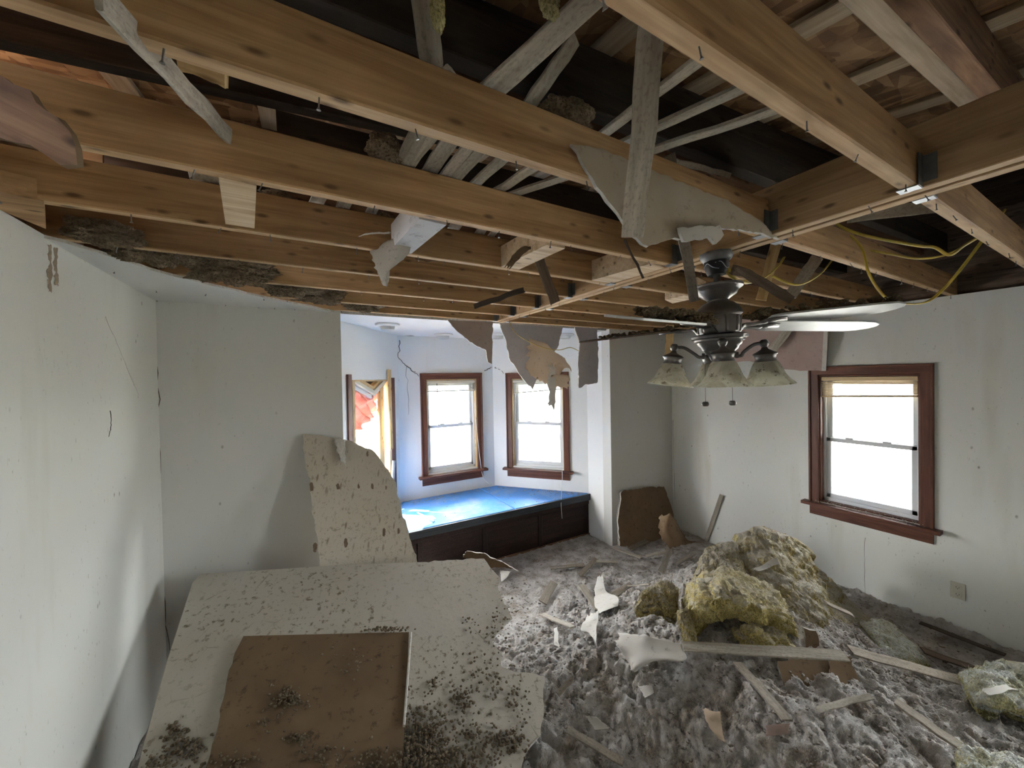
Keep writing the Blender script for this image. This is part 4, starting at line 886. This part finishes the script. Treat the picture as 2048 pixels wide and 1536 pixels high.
# lamp arms and shades
vw = np.array((_fw[0], _fw[1], 0)); vw /= np.linalg.norm(vw); rt = np.array((_r0[0], _r0[1], 0))
for k, (ang, rad, ty, tx) in enumerate(((-66, .185, 0, 9), (116, .165, 0, -3), (206, .19, 0, 0), (17, .18, 0, 0))):
    a0 = math.radians(ang); dr = vw*math.cos(a0)+rt*math.sin(a0)
    base = fp(0, 0, -.448); P0 = base+dr*.045
    kn = base+dr*rad+np.array((0, 0, .045))
    ar = tube('lamp_arm', [P0, P0+dr*.035+np.array((0, 0, -.004)), base+dr*rad*.55+np.array((0, 0, .012)), base+dr*rad*.78+np.array((0, 0, .042)), kn], .0075, MAT['metal_dark'], fan, 10)
    lathe('arm_collar', [(.0, -.006), (.014, -.006), (.014, .006), (.0, .006)], MAT['metal_dark'], ar, P0+dr*.02, Vector(dr).to_track_quat('Z', 'Y').to_matrix(), 16)
    rot = Matrix.Rotation(math.radians(tx), 3, Vector(_fw)) @ tilt
    Rm = np.array(rot); q = kn
    lathe('knob', [(.0, .018), (.010, .0165), (.0165, .008), (.018, 0), (.0165, -.008), (.010, -.0165), (.0, -.018)], MAT['metal_dark'], ar, q, rot, 20)
    hd = lathe('lamp_holder', [(.0, -.012), (.010, -.014), (.014, -.024), (.03, -.034), (.043, -.040), (.046, -.046), (.040, -.052), (.037, -.066), (.040, -.072), (.040, -.078), (.0, -.078)], MAT['metal_dark'], fan, q, rot, 28)
    prof = [(.037, -.074), (.046, -.082), (.057, -.107), (.066, -.132), (.079, -.154), (.098, -.172), (.100, -.176)]
    inner = [(r-.004, z-.001) for r, z in prof[::-1]]
    lathe('lamp_shade', prof+inner, MAT['shade'], fan, q, rot, 40)
for px, y0, y1, d, lab in ((1410, 712, 808, 1.63, 0), (1464, 700, 806, 1.6, 0)):
    a0, b0 = PD(px, y0, d), PD(px+1, y1, d); ch = tube('pull_chain', [a0, b0], .0012, MAT['steel'], fan, 5)
    fob = tube('chain_fob', [b0+rt*-.015, b0+rt*-.009, b0+rt*.009, b0+rt*.015], [.004, .0105, .0105, .004], MAT['metal_dark'], ch, 10, 1, 1)

# ------------------------------------------------------------------ window seat and cushions
SZ = .542
seat = empty('bay_bench', ((J1X+J2X)/2, YS, 0)); tag(seat, 'dark brown panelled window seat built into the bay', 'bench')
box('front_panel', (J1X, YS+.01, 0), (J2X, YS+.028, SZ-.075), MAT['seat_panel'], seat)
for x in (J1X+.03, .95, 1.63, 2.32, J2X-.03): box('stile', (x-.026, YS-.002, .0), (x+.026, YS+.012, SZ-.075), MAT['seat_panel'], seat)
box('bottom_rail', (J1X, YS-.012, 0), (J2X, YS+.012, .05), MAT['old_wood'], seat); box('top_rail', (J1X, YS-.004, SZ-.135), (J2X, YS+.012, SZ-.078), MAT['seat_panel'], seat)
box('front_lip', (J1X, YS-.035, SZ-.078), (J2X, YS-.012, SZ-.004), MAT['lip'], seat)
o = poly_slab('seat_top', [(J1X, YS-.02), (J2X, YS-.02), (J2X, YS), (CB, YF), (CA, YF), (J1X, YS)], SZ-.078, SZ-.062, [MAT['seat_panel']]*3, seat)
cush = []
def cushion(pts, label, z0=SZ-.060, z1=SZ):
    """soft-edged vinyl pad over a plan outline"""
    c = np.mean(pts, 0); rows = [(1.0, z0), (1.0, z0+.012), (1.0, z1-.012), (.995, z1-.004), (.985, z1)]
    n = len(pts); v = []; f = []
    for s_, z in rows:
        for p in pts:
            q = np.array(p)-c; q = q*(1-(1-s_)*1.0/max(np.linalg.norm(q), .1)); v.append((*(c+q), z))
    for i in range(len(rows)-1):
        for j in range(n): f.append((i*n+j, i*n+(j+1) % n, (i+1)*n+(j+1) % n, (i+1)*n+j))
    f.append(tuple(range(n))[::-1]); f.append(tuple((len(rows)-1)*n+j for j in range(n)))
    o = mesh('seat_cushion', v, f, MAT['blue']); tag(o, label, 'cushion', 'blue vinyl cushions of the window seat'); cush.append(o)
def sl_(x): return (x-J1X)/(CA-J1X)*(YF-YS)+YS if x < CA else (YF if x < CB else YF+(x-CB)/(J2X-CB)*(YS-YF))
cushion([(J1X+.01, YS-.010), (.735, YS-.010), (.735, YS+.30), (.52, sl_(.52)-.02), (J1X+.01, YS+.0)], 'small blue cushion at the end of the window seat by the broken window')
cushion([(.742, YS-.010), (1.985, YS-.010), (1.985, YF-.02), (CA+.02, YF-.02), (.53, sl_(.53)-.02), (.742, YS+.30)], 'large middle blue vinyl cushion on the window seat')
cushion([(1.992, YS-.010), (J2X-.01, YS-.010), (J2X-.01, YS), (CB, YF-.02), (1.992, YF-.02)], 'dusty blue cushion at the far end of the window seat')
tag(board('wood_offcut', PZ(835, 1025, SZ+.008), PZ(868, 1043, SZ+.008), .02, .008, MAT['gypsum'], None), 'thin white plaster splinter on the window seat edge', 'offcut')
# dust and fibre strewn over the far cushion and along the walls of the seat
pp, ss = [], []
for k in range(700):
    x = random.uniform(J1X+.05, J2X-.06); yb_ = sl_(x); y = yb_-.04-abs(random.gauss(0, .10)) if random.random() < .6 else random.uniform(YS, yb_-.03)
    if x < 1.95 and x > .8 and y < yb_-.16 and random.random() < .93: continue
    if y < YS: continue
    pp.append((x, y, SZ+.001)); ss.append(random.uniform(.003, .009))
o = clumps('seat_litter', pp, ss, MAT['grey_fluff'], None, 1); tag(o, 'grey fibre litter strewn over the window seat cushions', 'debris', kind='stuff')

pp, ss = [], []
a, d, n, (u0, u1, z0, z1) = win['D']
for k in range(260):
    u = random.uniform(u0-.02, u1+.03); pp.append(uv3('D', u, z0+.012 if random.random() < .6 else z0-.002, random.uniform(.0, .05) if random.random() < .6 else -random.uniform(.02, .07))); ss.append(random.uniform(.003, .008))
o = clumps('sill_litter', pp, ss, MAT['grey_fluff'], None, 1); tag(o, 'grey fibre litter lying on the single window sill', 'debris', kind='stuff')
# ------------------------------------------------------------------ floor debris
bA, bB, bC = PD(400, 1148, 2.30), PD(970, 1120, 2.72), PD(275, 1536, 1.46)      # plane of the tilted sheet
bn, bd_ = plane3(bA, bB, bC)
def sst(a, b, x): t = np.clip((x-a)/(b-a), 0, 1); return t*t*(3-2*t)
def H0(x, y):
    x = np.asarray(x, float); y = np.asarray(y, float)
    t = sst(2.75, 1.25, y); h = .05+.36*t*(.20+.80*sst(3.7, 2.5, x))*(.5+.5*sst(-.75, -.1, x))
    h = h+.30*np.exp(-((x-2.72)/.45)**2-((y-1.62)/.42)**2)
    P = np.stack([x.ravel()*1.6, y.ravel()*1.6, np.zeros(x.size)+3.3], 1); h = h+.05*fbm(P, 2).reshape(h.shape)*sst(3.5, 2.4, y)
    zb = (bd_-bn[0]*x-bn[1]*y)/bn[2]; wgt = sst(1.9, 1.1, x)*sst(.45, .85, y)      # the fill stays below the tilted sheets
    h = h-wgt*np.maximum(h-(zb-.065), 0)
    return np.maximum(h, .012)
def HF(px, py, lift=0.0):
    """point where a sight line meets the debris surface"""
    q = ray(px, py); lo, hi = .5, 7.0
    for s_ in np.arange(.6, 7, .03):
        p = CAM+q*s_
        if p[2] < H0(p[0], p[1])+lift: break
    return CAM+q*s_
nx, ny = 600, 478
gx = np.linspace(XL+.005, XR-.005, nx); gy = np.linspace(-.3, YS-.005, ny); X, Y = np.meshgrid(gx, gy); Z = H0(X, Y)
Pq = np.stack([X.ravel(), Y.ravel(), Z.ravel()], 1); cover = np.clip(Z.ravel()/.12, .25, 1)
rel = fbm(Pq*6, 2, True)*.034+fbm(Pq*17+5, 3, True)*.024+fbm(Pq*47+9, 2, True)*.012
Pq[:, 2] += rel*cover; Pq[:, 2] = np.maximum(Pq[:, 2], .004)
i_, j_ = np.meshgrid(np.arange(ny-1), np.arange(nx-1), indexing='ij'); q_ = (i_*nx+j_).ravel()
q_ = q_[~((Pq[q_, 1] > YB-.01) & ((Pq[q_, 0] < J1X) | (Pq[q_, 0] > J2X-.01)))]
deb = mesh('loose_fill', Pq, np.stack([q_, q_+1, q_+nx+1, q_+nx], 1), MAT['grey_fluff'], smooth=True)
tag(deb, 'grey brown loose fill insulation covering the whole floor', 'debris', kind='stuff')
pp, ss = [], []
for k in range(8500):
    x = random.uniform(XL+.05, XR-.05); y = random.uniform(.1, 3.45)
    if y > YB-.03 and (x < J1X+.03 or x > J2X-.03): continue
    i = int((y+.3)/(YS-.005+.3)*(ny-1)); j = int((x-XL-.005)/(XR-XL-.01)*(nx-1)); z = Pq[i*nx+j, 2]
    pp.append((x, y, z+.002)); ss.append(random.uniform(.004, .010) if random.random() < .93 else random.uniform(.010, .018))
o = clumps('fill_clumps', pp, ss, MAT['grey_fluff'], None, 1); tag(o, 'small fibre lumps scattered over the loose fill', 'debris', kind='stuff')

# ------------------------------------------------------------------ big boards
bA, bB, bC = PD(400, 1148, 2.30), PD(970, 1120, 2.72), PD(275, 1536, 1.46)
bn, bd_ = plane3(bA, bB, bC)
o = sheet('plasterboard_sheet', [pl(x, y, bn, bd_) for x, y in ((400, 1148), (560, 1138), (700, 1129), (850, 1124), (968, 1117), (985, 1140), (1000, 1158), (1001, 1190), (1025, 1236), (1000, 1262), (985, 1285), (1004, 1308), (1002, 1334), (1030, 1344), (1089, 1352), (1088, 1420), (1080, 1470), (1052, 1505), (1020, 1620), (240, 1640), (275, 1536), (335, 1320), (385, 1165))], .013, (MAT['board_white'], MAT['kraft'], MAT['gypsum']), None, .03, .004, keep=(0, 1, 2, 18, 19, 20, 21))
tag(o, 'large white painted plasterboard sheet lying tilted on the debris', 'plasterboard')
big = o
o = sheet('plasterboard_sheet', [pl(x, y, bn, bd_+.022) for x, y in ((487, 1272), (650, 1268), (818, 1264), (815, 1330), (809, 1450), (800, 1640), (395, 1660), (412, 1536), (432, 1470), (446, 1400), (458, 1340), (478, 1290))], .013, (MAT['kraft'], MAT['paper'], MAT['gypsum']), None, .03, .003, keep=(0, 1, 2, 3, 4, 5))
tag(o, 'brown paper-faced board lying on the white sheet', 'plasterboard')
tag(board('trim_strip', pl(822, 1266, bn, bd_+.030), pl(808, 1452, bn, bd_+.030), .012, .016, MAT['gypsum'], None, up=bn), 'thin pale edge strip along the brown board', 'trim strip')
# loose lumps lying on these boards
pp, ss = [], []
def drop(cx, cy, sx, sy, n, s0, s1, lift):
    for k in range(int(n*1.9)):
        x, y = random.gauss(cx, sx), random.gauss(cy, sy)
        if y > 1560 or x > 1060 or x < 290: continue
        pp.append(pl(x, y, bn, bd_+lift+random.uniform(0, .012))); ss.append(random.uniform(s0, s1))
for cx, cy, sx, sy, n in ((770, 1258, 22, 3, 40), (575, 1400, 20, 10, 70), (600, 1475, 10, 6, 22), (840, 1475, 35, 40, 330), (800, 1520, 60, 15, 130), (900, 1520, 60, 14, 140), (925, 1395, 12, 14, 45), (955, 1470, 22, 16, 60), (1020, 1480, 20, 18, 60), (870, 1365, 8, 5, 14), (985, 1365, 25, 20, 30), (370, 1490, 25, 18, 60), (345, 1460, 12, 10, 18), (320, 1525, 25, 10, 35), (700, 1325, 30, 18, 16), (470, 1525, 25, 10, 30), (640, 1510, 20, 10, 20), (540, 1440, 20, 15, 14), (1000, 1250, 15, 25, 25), (940, 1245, 8, 12, 10), (1040, 1400, 18, 22, 25), (960, 1320, 40, 30, 25)):
    drop(cx, cy, sx, sy, n, .0028, .0095, .006 if not (440 < cx < 812) else .028)
o = clumps('fill_on_boards', pp, ss, MAT['brown_fluff'], None, 2); tag(o, 'brown fibre lumps scattered over the tilted boards', 'debris', kind='stuff')
# leaning sheet against the bay corner
tl = PY(605, 870, YB-.03); lp = np.array((0, YB-.55, .1)); n_ = np.array((0, -(tl[2]-.1), -(YB-.55-tl[1])*-1.0)); n_ = np.array((0.04, -(tl[2]-.1), (tl[1]-(YB-.55)))); n_ /= np.linalg.norm(n_); ld = n_@tl
lean = [(605, 868), (650, 873), (690, 879), (712, 886), (745, 900), (768, 930), (792, 965), (800, 1000), (806, 1035), (818, 1070), (833, 1110), (838, 1180), (655, 1190), (640, 1130), (625, 1030), (612, 930)]
o = sheet('plasterboard_sheet', [pl(x, y, n_, ld) for x, y in lean], .013, (MAT['board_lean'], MAT['kraft'], MAT['gypsum']), None, .025, .004, keep=(11,))
tag(o, 'tall torn plasterboard leaning against the bay corner', 'plasterboard'); lb = o
rows = [[(664, 876), (676, 874), (690, 880)], [(672, 900), (682, 900), (692, 902)], [(682, 925), (688, 930), (692, 934)]]
for k, (px, py, s_) in enumerate(((623, 973, 10), (676, 973, 7), (717, 973, 5), (745, 973, 6), (772, 975, 4), (630, 1095, 11), (692, 1086, 9), (768, 1064, 8), (797, 1062, 6), (735, 908, 6))):
    q = [pl(px+s_*.45*math.cos(t)*random.uniform(.7, 1.2), py+s_*math.sin(t)*random.uniform(.8, 1.3), n_, ld+.001) for t in np.linspace(0, 5.6, 9)]
    sheet('torn_patch', q, .001, (MAT['hole'], MAT['hole'], MAT['hole']), lb, .004, .001)
o = curl('torn_flap', [[pl(x, y, n_, ld+.012+.015*r) for x, y in rw] for r, rw in enumerate(rows)], (MAT['hole'], MAT['gypsum'], MAT['gypsum']), lb, 6, 10, seed=12)
# board piece in the far corner, curled piece, stick
cn, cdd = plane3(PY(1245, 985, YB-.06), PY(1330, 975, YB-.04), PY(1290, 1085, YB-.16))
o = sheet('plasterboard_piece', [pl(x, y, cn, cdd) for x, y in ((1243, 983), (1290, 975), (1328, 973), (1345, 1020), (1355, 1090), (1300, 1098), (1240, 1092), (1236, 1040))], .012, (MAT['kraft'], MAT['paper'], MAT['gypsum']), None, .02, .004); tag(o, 'brown board piece standing in the far corner', 'plasterboard')
o = sheet('plasterboard_piece', [pl(x, y, cn, cdd-.014) for x, y in ((1243, 982), (1253, 985), (1248, 1040), (1252, 1092), (1237, 1092), (1234, 1030))], .004, (MAT['gypsum'], MAT['paper'], MAT['gypsum']), None, .02, .003); tag(o, 'white crumbled plaster edge beside the brown corner piece', 'plasterboard')
rows = [[(1318, 1032), (1338, 1028), (1352, 1040)], [(1314, 1052), (1340, 1056), (1362, 1062)], [(1322, 1078), (1350, 1080), (1375, 1078)], [(1338, 1100), (1365, 1092), (1398, 1085)]]
o = curl('paper_sheet', [[PD(x, y, 3.55-.10*math.sin(k*1.5+r*.3)) for k, (x, y) in enumerate(rw)] for r, rw in enumerate(rows)], (MAT['beige'], MAT['kraft'], MAT['beige']), seed=21, rough=.02); tag(o, 'curled tan paper sheet before the far corner', 'paper')
strip(PX(1443, 990, XR-.03), HF(1412, 1082), .04, 'lath', 'grey lath leaning upright against the wall near the corner', t=.012, group='loose sticks on the floor')
# pieces behind the big sheet
rows = [[(925, 1108), (940, 1100), (975, 1108)], [(930, 1118), (965, 1112), (1010, 1128)], [(950, 1132), (1000, 1135), (1035, 1140)]]
o = curl('plaster_scrap', [[PD(x, y, 2.95) for x, y in rw] for rw in rows], (MAT['gypsum'], MAT['kraft'], MAT['gypsum']), seed=22, rough=.03, thick=.01); tag(o, 'crumbled white plaster scrap behind the big sheet corner', 'plasterboard')
# ------------------------------------------------------------------ insulation batts
def BT(rows, thick, mat, label, seed, near=1.0, **k):
    o = batt('insulation_batt', [[PD(p[0], p[1], p[2]*near) for p in r] for r in rows], thick, MAT[mat], None, seed=seed, **k); tag(o, label, 'insulation', 'glass wool batts heaped on the fill'); return o
BT([[(1462, 1062, 2.85), (1518, 1042, 2.85), (1580, 1060, 2.9), (1638, 1096, 3.0)], [(1478, 1105, 2.68), (1545, 1110, 2.62), (1605, 1135, 2.7), (1650, 1165, 2.85)], [(1500, 1160, 2.52), (1575, 1180, 2.42), (1645, 1215, 2.45), (1690, 1250, 2.6)], [(1530, 1220, 2.4), (1600, 1260, 2.25), (1680, 1300, 2.25), (1745, 1340, 2.35)]], .16, 'batt_dusty', 'dusty yellow wool slab forming the peak of the heap', 1, amp=.028)
BT([[(1362, 1160, 2.55), (1440, 1128, 2.5), (1520, 1150, 2.45), (1580, 1195, 2.4)], [(1352, 1190, 2.36), (1430, 1150, 2.28), (1520, 1175, 2.24), (1600, 1230, 2.24)], [(1368, 1240, 2.22), (1440, 1195, 2.10), (1530, 1215, 2.08), (1618, 1265, 2.14)], [(1395, 1290, 2.2), (1455, 1255, 2.16), (1530, 1262, 2.12), (1610, 1290, 2.14)]], .15, 'batt_yellow', 'big folded yellow wool batt drooping at the front of the heap', 2, amp=.032)
BT([[(1408, 1085, 2.85), (1450, 1075, 2.85), (1480, 1080, 2.82)], [(1395, 1110, 2.72), (1450, 1108, 2.68), (1492, 1115, 2.66)], [(1380, 1145, 2.58), (1440, 1140, 2.52), (1500, 1150, 2.5)]], .14, 'batt_dusty', 'grey dusted wool slab on the shoulder of the heap', 3, amp=.025)
BT([[(1300, 1170, 2.55), (1330, 1150, 2.55), (1362, 1180, 2.52)], [(1272, 1185, 2.42), (1322, 1178, 2.38), (1365, 1205, 2.36)], [(1268, 1205, 2.32), (1320, 1215, 2.27), (1362, 1238, 2.26)]], .12, 'batt_dusty', 'ragged brownish wool lump left of the folded batt', 4, amp=.03)
BT([[(1350, 1215, 2.24), (1372, 1210, 2.22), (1392, 1222, 2.22)], [(1352, 1245, 2.16), (1374, 1250, 2.12), (1396, 1258, 2.14)], [(1362, 1285, 2.12), (1382, 1292, 2.08), (1402, 1298, 2.1)]], .07, 'batt_yellow', 'bright yellow wool strip hanging before the folded batt', 5, amp=.022, nu=60, nv=60)
BT([[(1610, 1120, 3.0), (1645, 1130, 3.05), (1660, 1150, 3.1)], [(1640, 1180, 2.75), (1690, 1205, 2.8), (1720, 1215, 2.9)], [(1680, 1260, 2.5), (1740, 1270, 2.55), (1785, 1270, 2.7)], [(1720, 1320, 2.3), (1780, 1320, 2.35), (1830, 1310, 2.5)]], .12, 'batt_dusty', 'dusty wool slab sloping from the heap towards the outlet wall', 6, amp=.03)
BT([[(1720, 1235, 2.62), (1760, 1232, 2.62), (1800, 1252, 2.6)], [(1745, 1265, 2.48), (1790, 1270, 2.45), (1825, 1285, 2.45)], [(1780, 1310, 2.3), (1815, 1318, 2.28), (1858, 1312, 2.3)]], .10, 'batt_pale', 'small cream wool chunk at the foot of the heap', 7, near=.96, amp=.03, nu=80, nv=80)
BT([[(1900, 1330, 2.1), (1975, 1310, 2.1), (2050, 1310, 2.1), (2110, 1300, 2.1)], [(1915, 1350, 1.98), (1990, 1345, 1.95), (2060, 1350, 1.94), (2130, 1350, 1.92)], [(1945, 1385, 1.85), (2010, 1400, 1.8), (2070, 1420, 1.78), (2140, 1430, 1.75)]], .14, 'batt_pale', 'large cream wool roll end at the frame edge', 8, near=.93, amp=.026)
BT([[(1900, 1492, 1.62), (1960, 1485, 1.62), (2060, 1510, 1.6)], [(1905, 1530, 1.52), (1980, 1528, 1.5), (2080, 1550, 1.48)], [(1915, 1590, 1.42), (1990, 1600, 1.4), (2090, 1620, 1.38)]], .10, 'batt_pale', 'whitish wool piece in the bottom corner', 9, near=.92, amp=.03, nu=80, nv=80)
BT([[(1460, 1245, 2.2), (1520, 1240, 2.18), (1590, 1270, 2.18)], [(1470, 1275, 2.12), (1525, 1268, 2.08), (1600, 1290, 2.12)], [(1490, 1310, 2.08), (1530, 1312, 2.05), (1600, 1315, 2.08)]], .10, 'batt_yellow', 'curled yellow wool tucked under the folded batt', 10, amp=.035, nu=80, nv=70)
BT([[(1715, 1320, 2.1), (1760, 1330, 2.1), (1800, 1350, 2.1)], [(1725, 1355, 1.98), (1775, 1370, 1.96), (1815, 1385, 1.98)], [(1740, 1385, 1.92), (1790, 1400, 1.9), (1820, 1405, 1.92)]], .06, 'batt_dusty', 'flat brown wool flap right of the broken board', 11, amp=.02, nu=60, nv=60)
# brown board fragments below the heap
kn, kd = plane3(PD(1570, 1320, 1.98), PD(1695, 1315, 1.98), PD(1640, 1420, 1.78))
o = sheet('plasterboard_piece', [pl(x, y, kn, kd) for x, y in ((1555, 1322), (1630, 1316), (1700, 1312), (1725, 1385), (1690, 1400), (1600, 1425), (1580, 1430))], .012, (MAT['kraft'], MAT['paper'], MAT['gypsum']), None, .025, .004); tag(o, 'brown board fragment lying below the white lath', 'plasterboard')
o = sheet('plasterboard_piece', [pl(x, y, kn, kd+.016) for x, y in ((1655, 1314), (1690, 1312), (1700, 1395), (1672, 1398))], .004, (MAT['kraft'], MAT['paper'], MAT['gypsum']), None, .025, .003); tag(o, 'narrow brown paper band across the board fragment', 'paper')
o = sheet('plasterboard_piece', [PD(x, y, 2.12) for x, y in ((1608, 1256), (1632, 1262), (1638, 1300), (1612, 1305))], .012, (MAT['kraft'], MAT['paper'], MAT['gypsum']), None, .025, .003); tag(o, 'small dark board corner under the wool heap', 'plasterboard')
# ------------------------------------------------------------------ sticks and scraps on the floor
def stick(x0, y0, x1, y1, wpx, mat, label, t=.009, l0=.03, l1=.03):
    a, b = HF(x0, y0, l0), HF(x1, y1, l1); dm = np.linalg.norm((a+b)/2-CAM)
    o = board('wood_stick', a, b, max(.010, wpx*dm/F_PX), t, MAT[mat], None, up=(.1, -.35, 1), segs=5, wob=.0014, ch=.0012); tag(o, label, 'wood stick', 'sticks strewn on the debris'); return o
stick(1365, 1293, 1692, 1312, 17, 'lath', 'long white lath lying across the foot of the wool heap', l0=.08, l1=.10)
stick(1475, 1325, 1575, 1440, 16, 'stick', 'grey brown lath sloping down from the white lath', l0=.06, l1=.04)
stick(1635, 1420, 1742, 1392, 7, 'lath', 'pale splinter pointing out below the brown board fragment', l0=.05, l1=.08)
stick(1135, 1458, 1245, 1526, 11, 'stick', 'dark slat near the lower edge beside the big sheet', l0=.05)
stick(1115, 1388, 1145, 1358, 8, 'stick', 'short brown stub beside the edge of the white sheet')
stick(1083, 1228, 1145, 1255, 12, 'lath', 'pale slat lying midway between big sheet and wool heap')
stick(1163, 1170, 1200, 1222, 17, 'stick', 'flat grey slat under the white torn skin')
stick(1085, 1205, 1108, 1165, 14, 'stick', 'dusty brown board end beside the big sheet top')
stick(1100, 1136, 1168, 1130, 7, 'stick', 'thin dark strip lying far back towards the seat')
stick(1178, 1122, 1235, 1124, 5, 'lath', 'thin pale strip lying behind the torn skins')
stick(1228, 1095, 1282, 1115, 8, 'lath', 'pale strip lying near the bay corner')
stick(1258, 1098, 1295, 1081, 9, 'stick', 'grey strip tilted up before the corner board', l1=.06)
stick(1292, 1112, 1345, 1100, 6, 'lath', 'pale strip lying in front of the curled tan sheet')
stick(1322, 1145, 1342, 1095, 10, 'lath', 'grey strip pointing from the curled sheet to the heap')
stick(1225, 1190, 1262, 1168, 9, 'stick', 'brown strip left of the ragged wool lump')
stick(1255, 1172, 1300, 1168, 6, 'stick', 'small brown strip behind the ragged wool lump')
stick(1160, 1150, 1192, 1118, 8, 'stick', 'grey strip behind the torn white skins')
stick(1700, 1300, 1925, 1362, 14, 'stick', 'long brown slat running from the heap to the cream roll', l0=.08, l1=.06)
stick(1790, 1402, 1945, 1510, 15, 'stick', 'long grey slat running down to the bottom corner', l0=.06, l1=.05)
stick(1845, 1300, 1990, 1352, 10, 'bark', 'dark slat behind the cream roll', l0=.05)
stick(1650, 1205, 1705, 1230, 8, 'stick', 'short slat at the back slope of the heap', l0=.25, l1=.2)
stick(1840, 1245, 2010, 1310, 9, 'bark', 'brown slat lying along the foot of the outlet wall')
stick(1390, 1105, 1352, 1128, 6, 'lath', 'small pale strip at the back of the wool heap')
def scrap(rows, mat, label, seed, lift=.035, nu=20, nv=20, rough=.015, back='paper'):
    o = curl('paper_scrap', [[HF(x, y, lift+.012*((r+c) % 2)) for c, (x, y) in enumerate(rw)] for r, rw in enumerate(rows)], (MAT[mat], MAT[back], MAT[mat]), None, nu, nv, seed=seed, rough=rough); tag(o, label, 'paper', 'paper scraps on the debris'); return o
scrap([[(1195, 1152), (1206, 1148)], [(1188, 1190), (1212, 1180), ][:2], [(1196, 1225), (1238, 1196)], [(1205, 1222), (1236, 1212)]], 'paper_blue', 'white torn paint skin beside the flat grey slat', 41)
scrap([[(1172, 1232), (1198, 1222)], [(1160, 1262), (1196, 1240)], [(1178, 1265), (1192, 1272)], [(1188, 1285), (1194, 1300)]], 'paper_blue', 'white torn paint skin hanging to a point', 42, .05)
scrap([[(1236, 1265), (1300, 1272), (1368, 1288)], [(1232, 1290), (1290, 1298), (1370, 1322)], [(1258, 1325), (1275, 1330), (1320, 1318)], [(1262, 1340), (1272, 1342), (1285, 1330)]], 'paper', 'large white plaster skin at the end of the white lath', 43, .07)
scrap([[(1275, 1372), (1305, 1370)], [(1288, 1398), (1308, 1385)]], 'paper_blue', 'small white scrap alone on the grey fill', 44)
scrap([[(1170, 1430), (1195, 1432)], [(1190, 1458), (1222, 1455)]], 'paper', 'pale scrap near the lower edge between dark slat and fill', 45)
scrap([[(1402, 1412), (1440, 1422)], [(1415, 1450), (1445, 1455)], [(1440, 1480), (1448, 1486)]], 'beige', 'tan paper scrap standing up from the fill', 46, .05, back='beige')
scrap([[(1528, 1452), (1580, 1446)], [(1530, 1475), (1572, 1468)]], 'kraft_pink', 'pinkish paper scrap below the sloping lath', 47, back='kraft_pink')
scrap([[(1275, 1208), (1280, 1204)], [(1270, 1238), (1278, 1228)]], 'paper', 'narrow white flap under the ragged wool lump', 48, .06)
scrap([[(1502, 1138), (1555, 1116)], [(1520, 1142), (1558, 1130)]], 'paper', 'white paper triangle stuck on the heap peak', 49, .32)
scrap([[(1000, 1140), (1022, 1142)], [(1002, 1165), (1012, 1158)]], 'paper_blue', 'white scrap folded at the big sheet corner', 50, .06)
scrap([[(1108, 1255), (1115, 1252)], [(1108, 1290), (1118, 1295)]], 'paper', 'narrow pale scrap near the big sheet notch', 51)
scrap([[(1960, 1380), (2000, 1372), (2052, 1352)], [(1975, 1392), (2010, 1385), (2055, 1375)]], 'paper', 'white paper strip lying on the cream roll', 52, .14)
# ------------------------------------------------------------------ cracks and stains on the walls
def crack(pts, fn, parent, w=.004, name='crack'):
    P = [fn(x, y) for x, y in pts]; Q = catmull(np.array(P), 5) if len(P) > 2 else np.array(P)
    Q = Q+np.random.default_rng(len(pts)).normal(0, w*.5+.002, Q.shape)*np.abs(np.sign(P[-1]-P[0]+1e-9))*(np.abs(P[-1]-P[0]) > -1)*np.where(np.ptp(np.array(P), axis=0) < 1e-4, 0, 1)
    return tube(name, Q, [w*.5, w*.25, w*.45, w*.2], MAT['crack' if name == 'crack' else 'hole'], parent, 4, 1, 1)
wl = bpy.data.objects['wall_left']; wbc = bpy.data.objects['wall_bay_center']; wbk = bpy.data.objects['wall_back_left']; wr = bpy.data.objects['wall_right']; wba = bpy.data.objects['wall_bay_left']; wbr = bpy.data.objects['wall_bay_right']
onB = lambda x, y: PY(x, y, YF-.001)
crack([(800, 680), (798, 712), (812, 730), (828, 742), (836, 752)], onB, wbc, .012)
crack([(968, 742), (975, 738), (985, 735)], onB, wbc, .01)
crack([(812, 733), (815, 780), (818, 830)], onB, wbc, .005)
a, d, n, h = win['C']; crack([(988, 735), (998, 738), (1008, 748)], lambda x, y: pl(x, y, (n[0], n[1], 0), float(n@a)-.001), wbr, .01)
onL = lambda x, y: PX(x, y, XL+.001)
crack([(211, 635), (240, 700), (262, 755), (278, 790)], onL, wl, .001); crack([(222, 822), (222, 850), (218, 875)], onL, wl, .004)
for q in (((96, 490), (103, 490), (104, 540), (103, 586), (97, 584)), ((108, 494), (116, 496), (115, 540), (117, 572), (109, 570))):
    sheet('peeled_patch', [onL(*p) for p in q], .001, (MAT['peel'],)*3, wl, .008, .004)
crack([(314, 720), (318, 850), (322, 1000), (330, 1200), (338, 1300)], lambda x, y: PY(x, y, YB-.001), wbk, .007)
crack([(1728, 1075), (1729, 1130), (1730, 1190)], lambda x, y: PX(x, y, XR-.0005), wr, .003)
crack([(1345, 840), (1348, 940), (1350, 1000)], lambda x, y: PX(x, y, XR-.001), wr, .004)
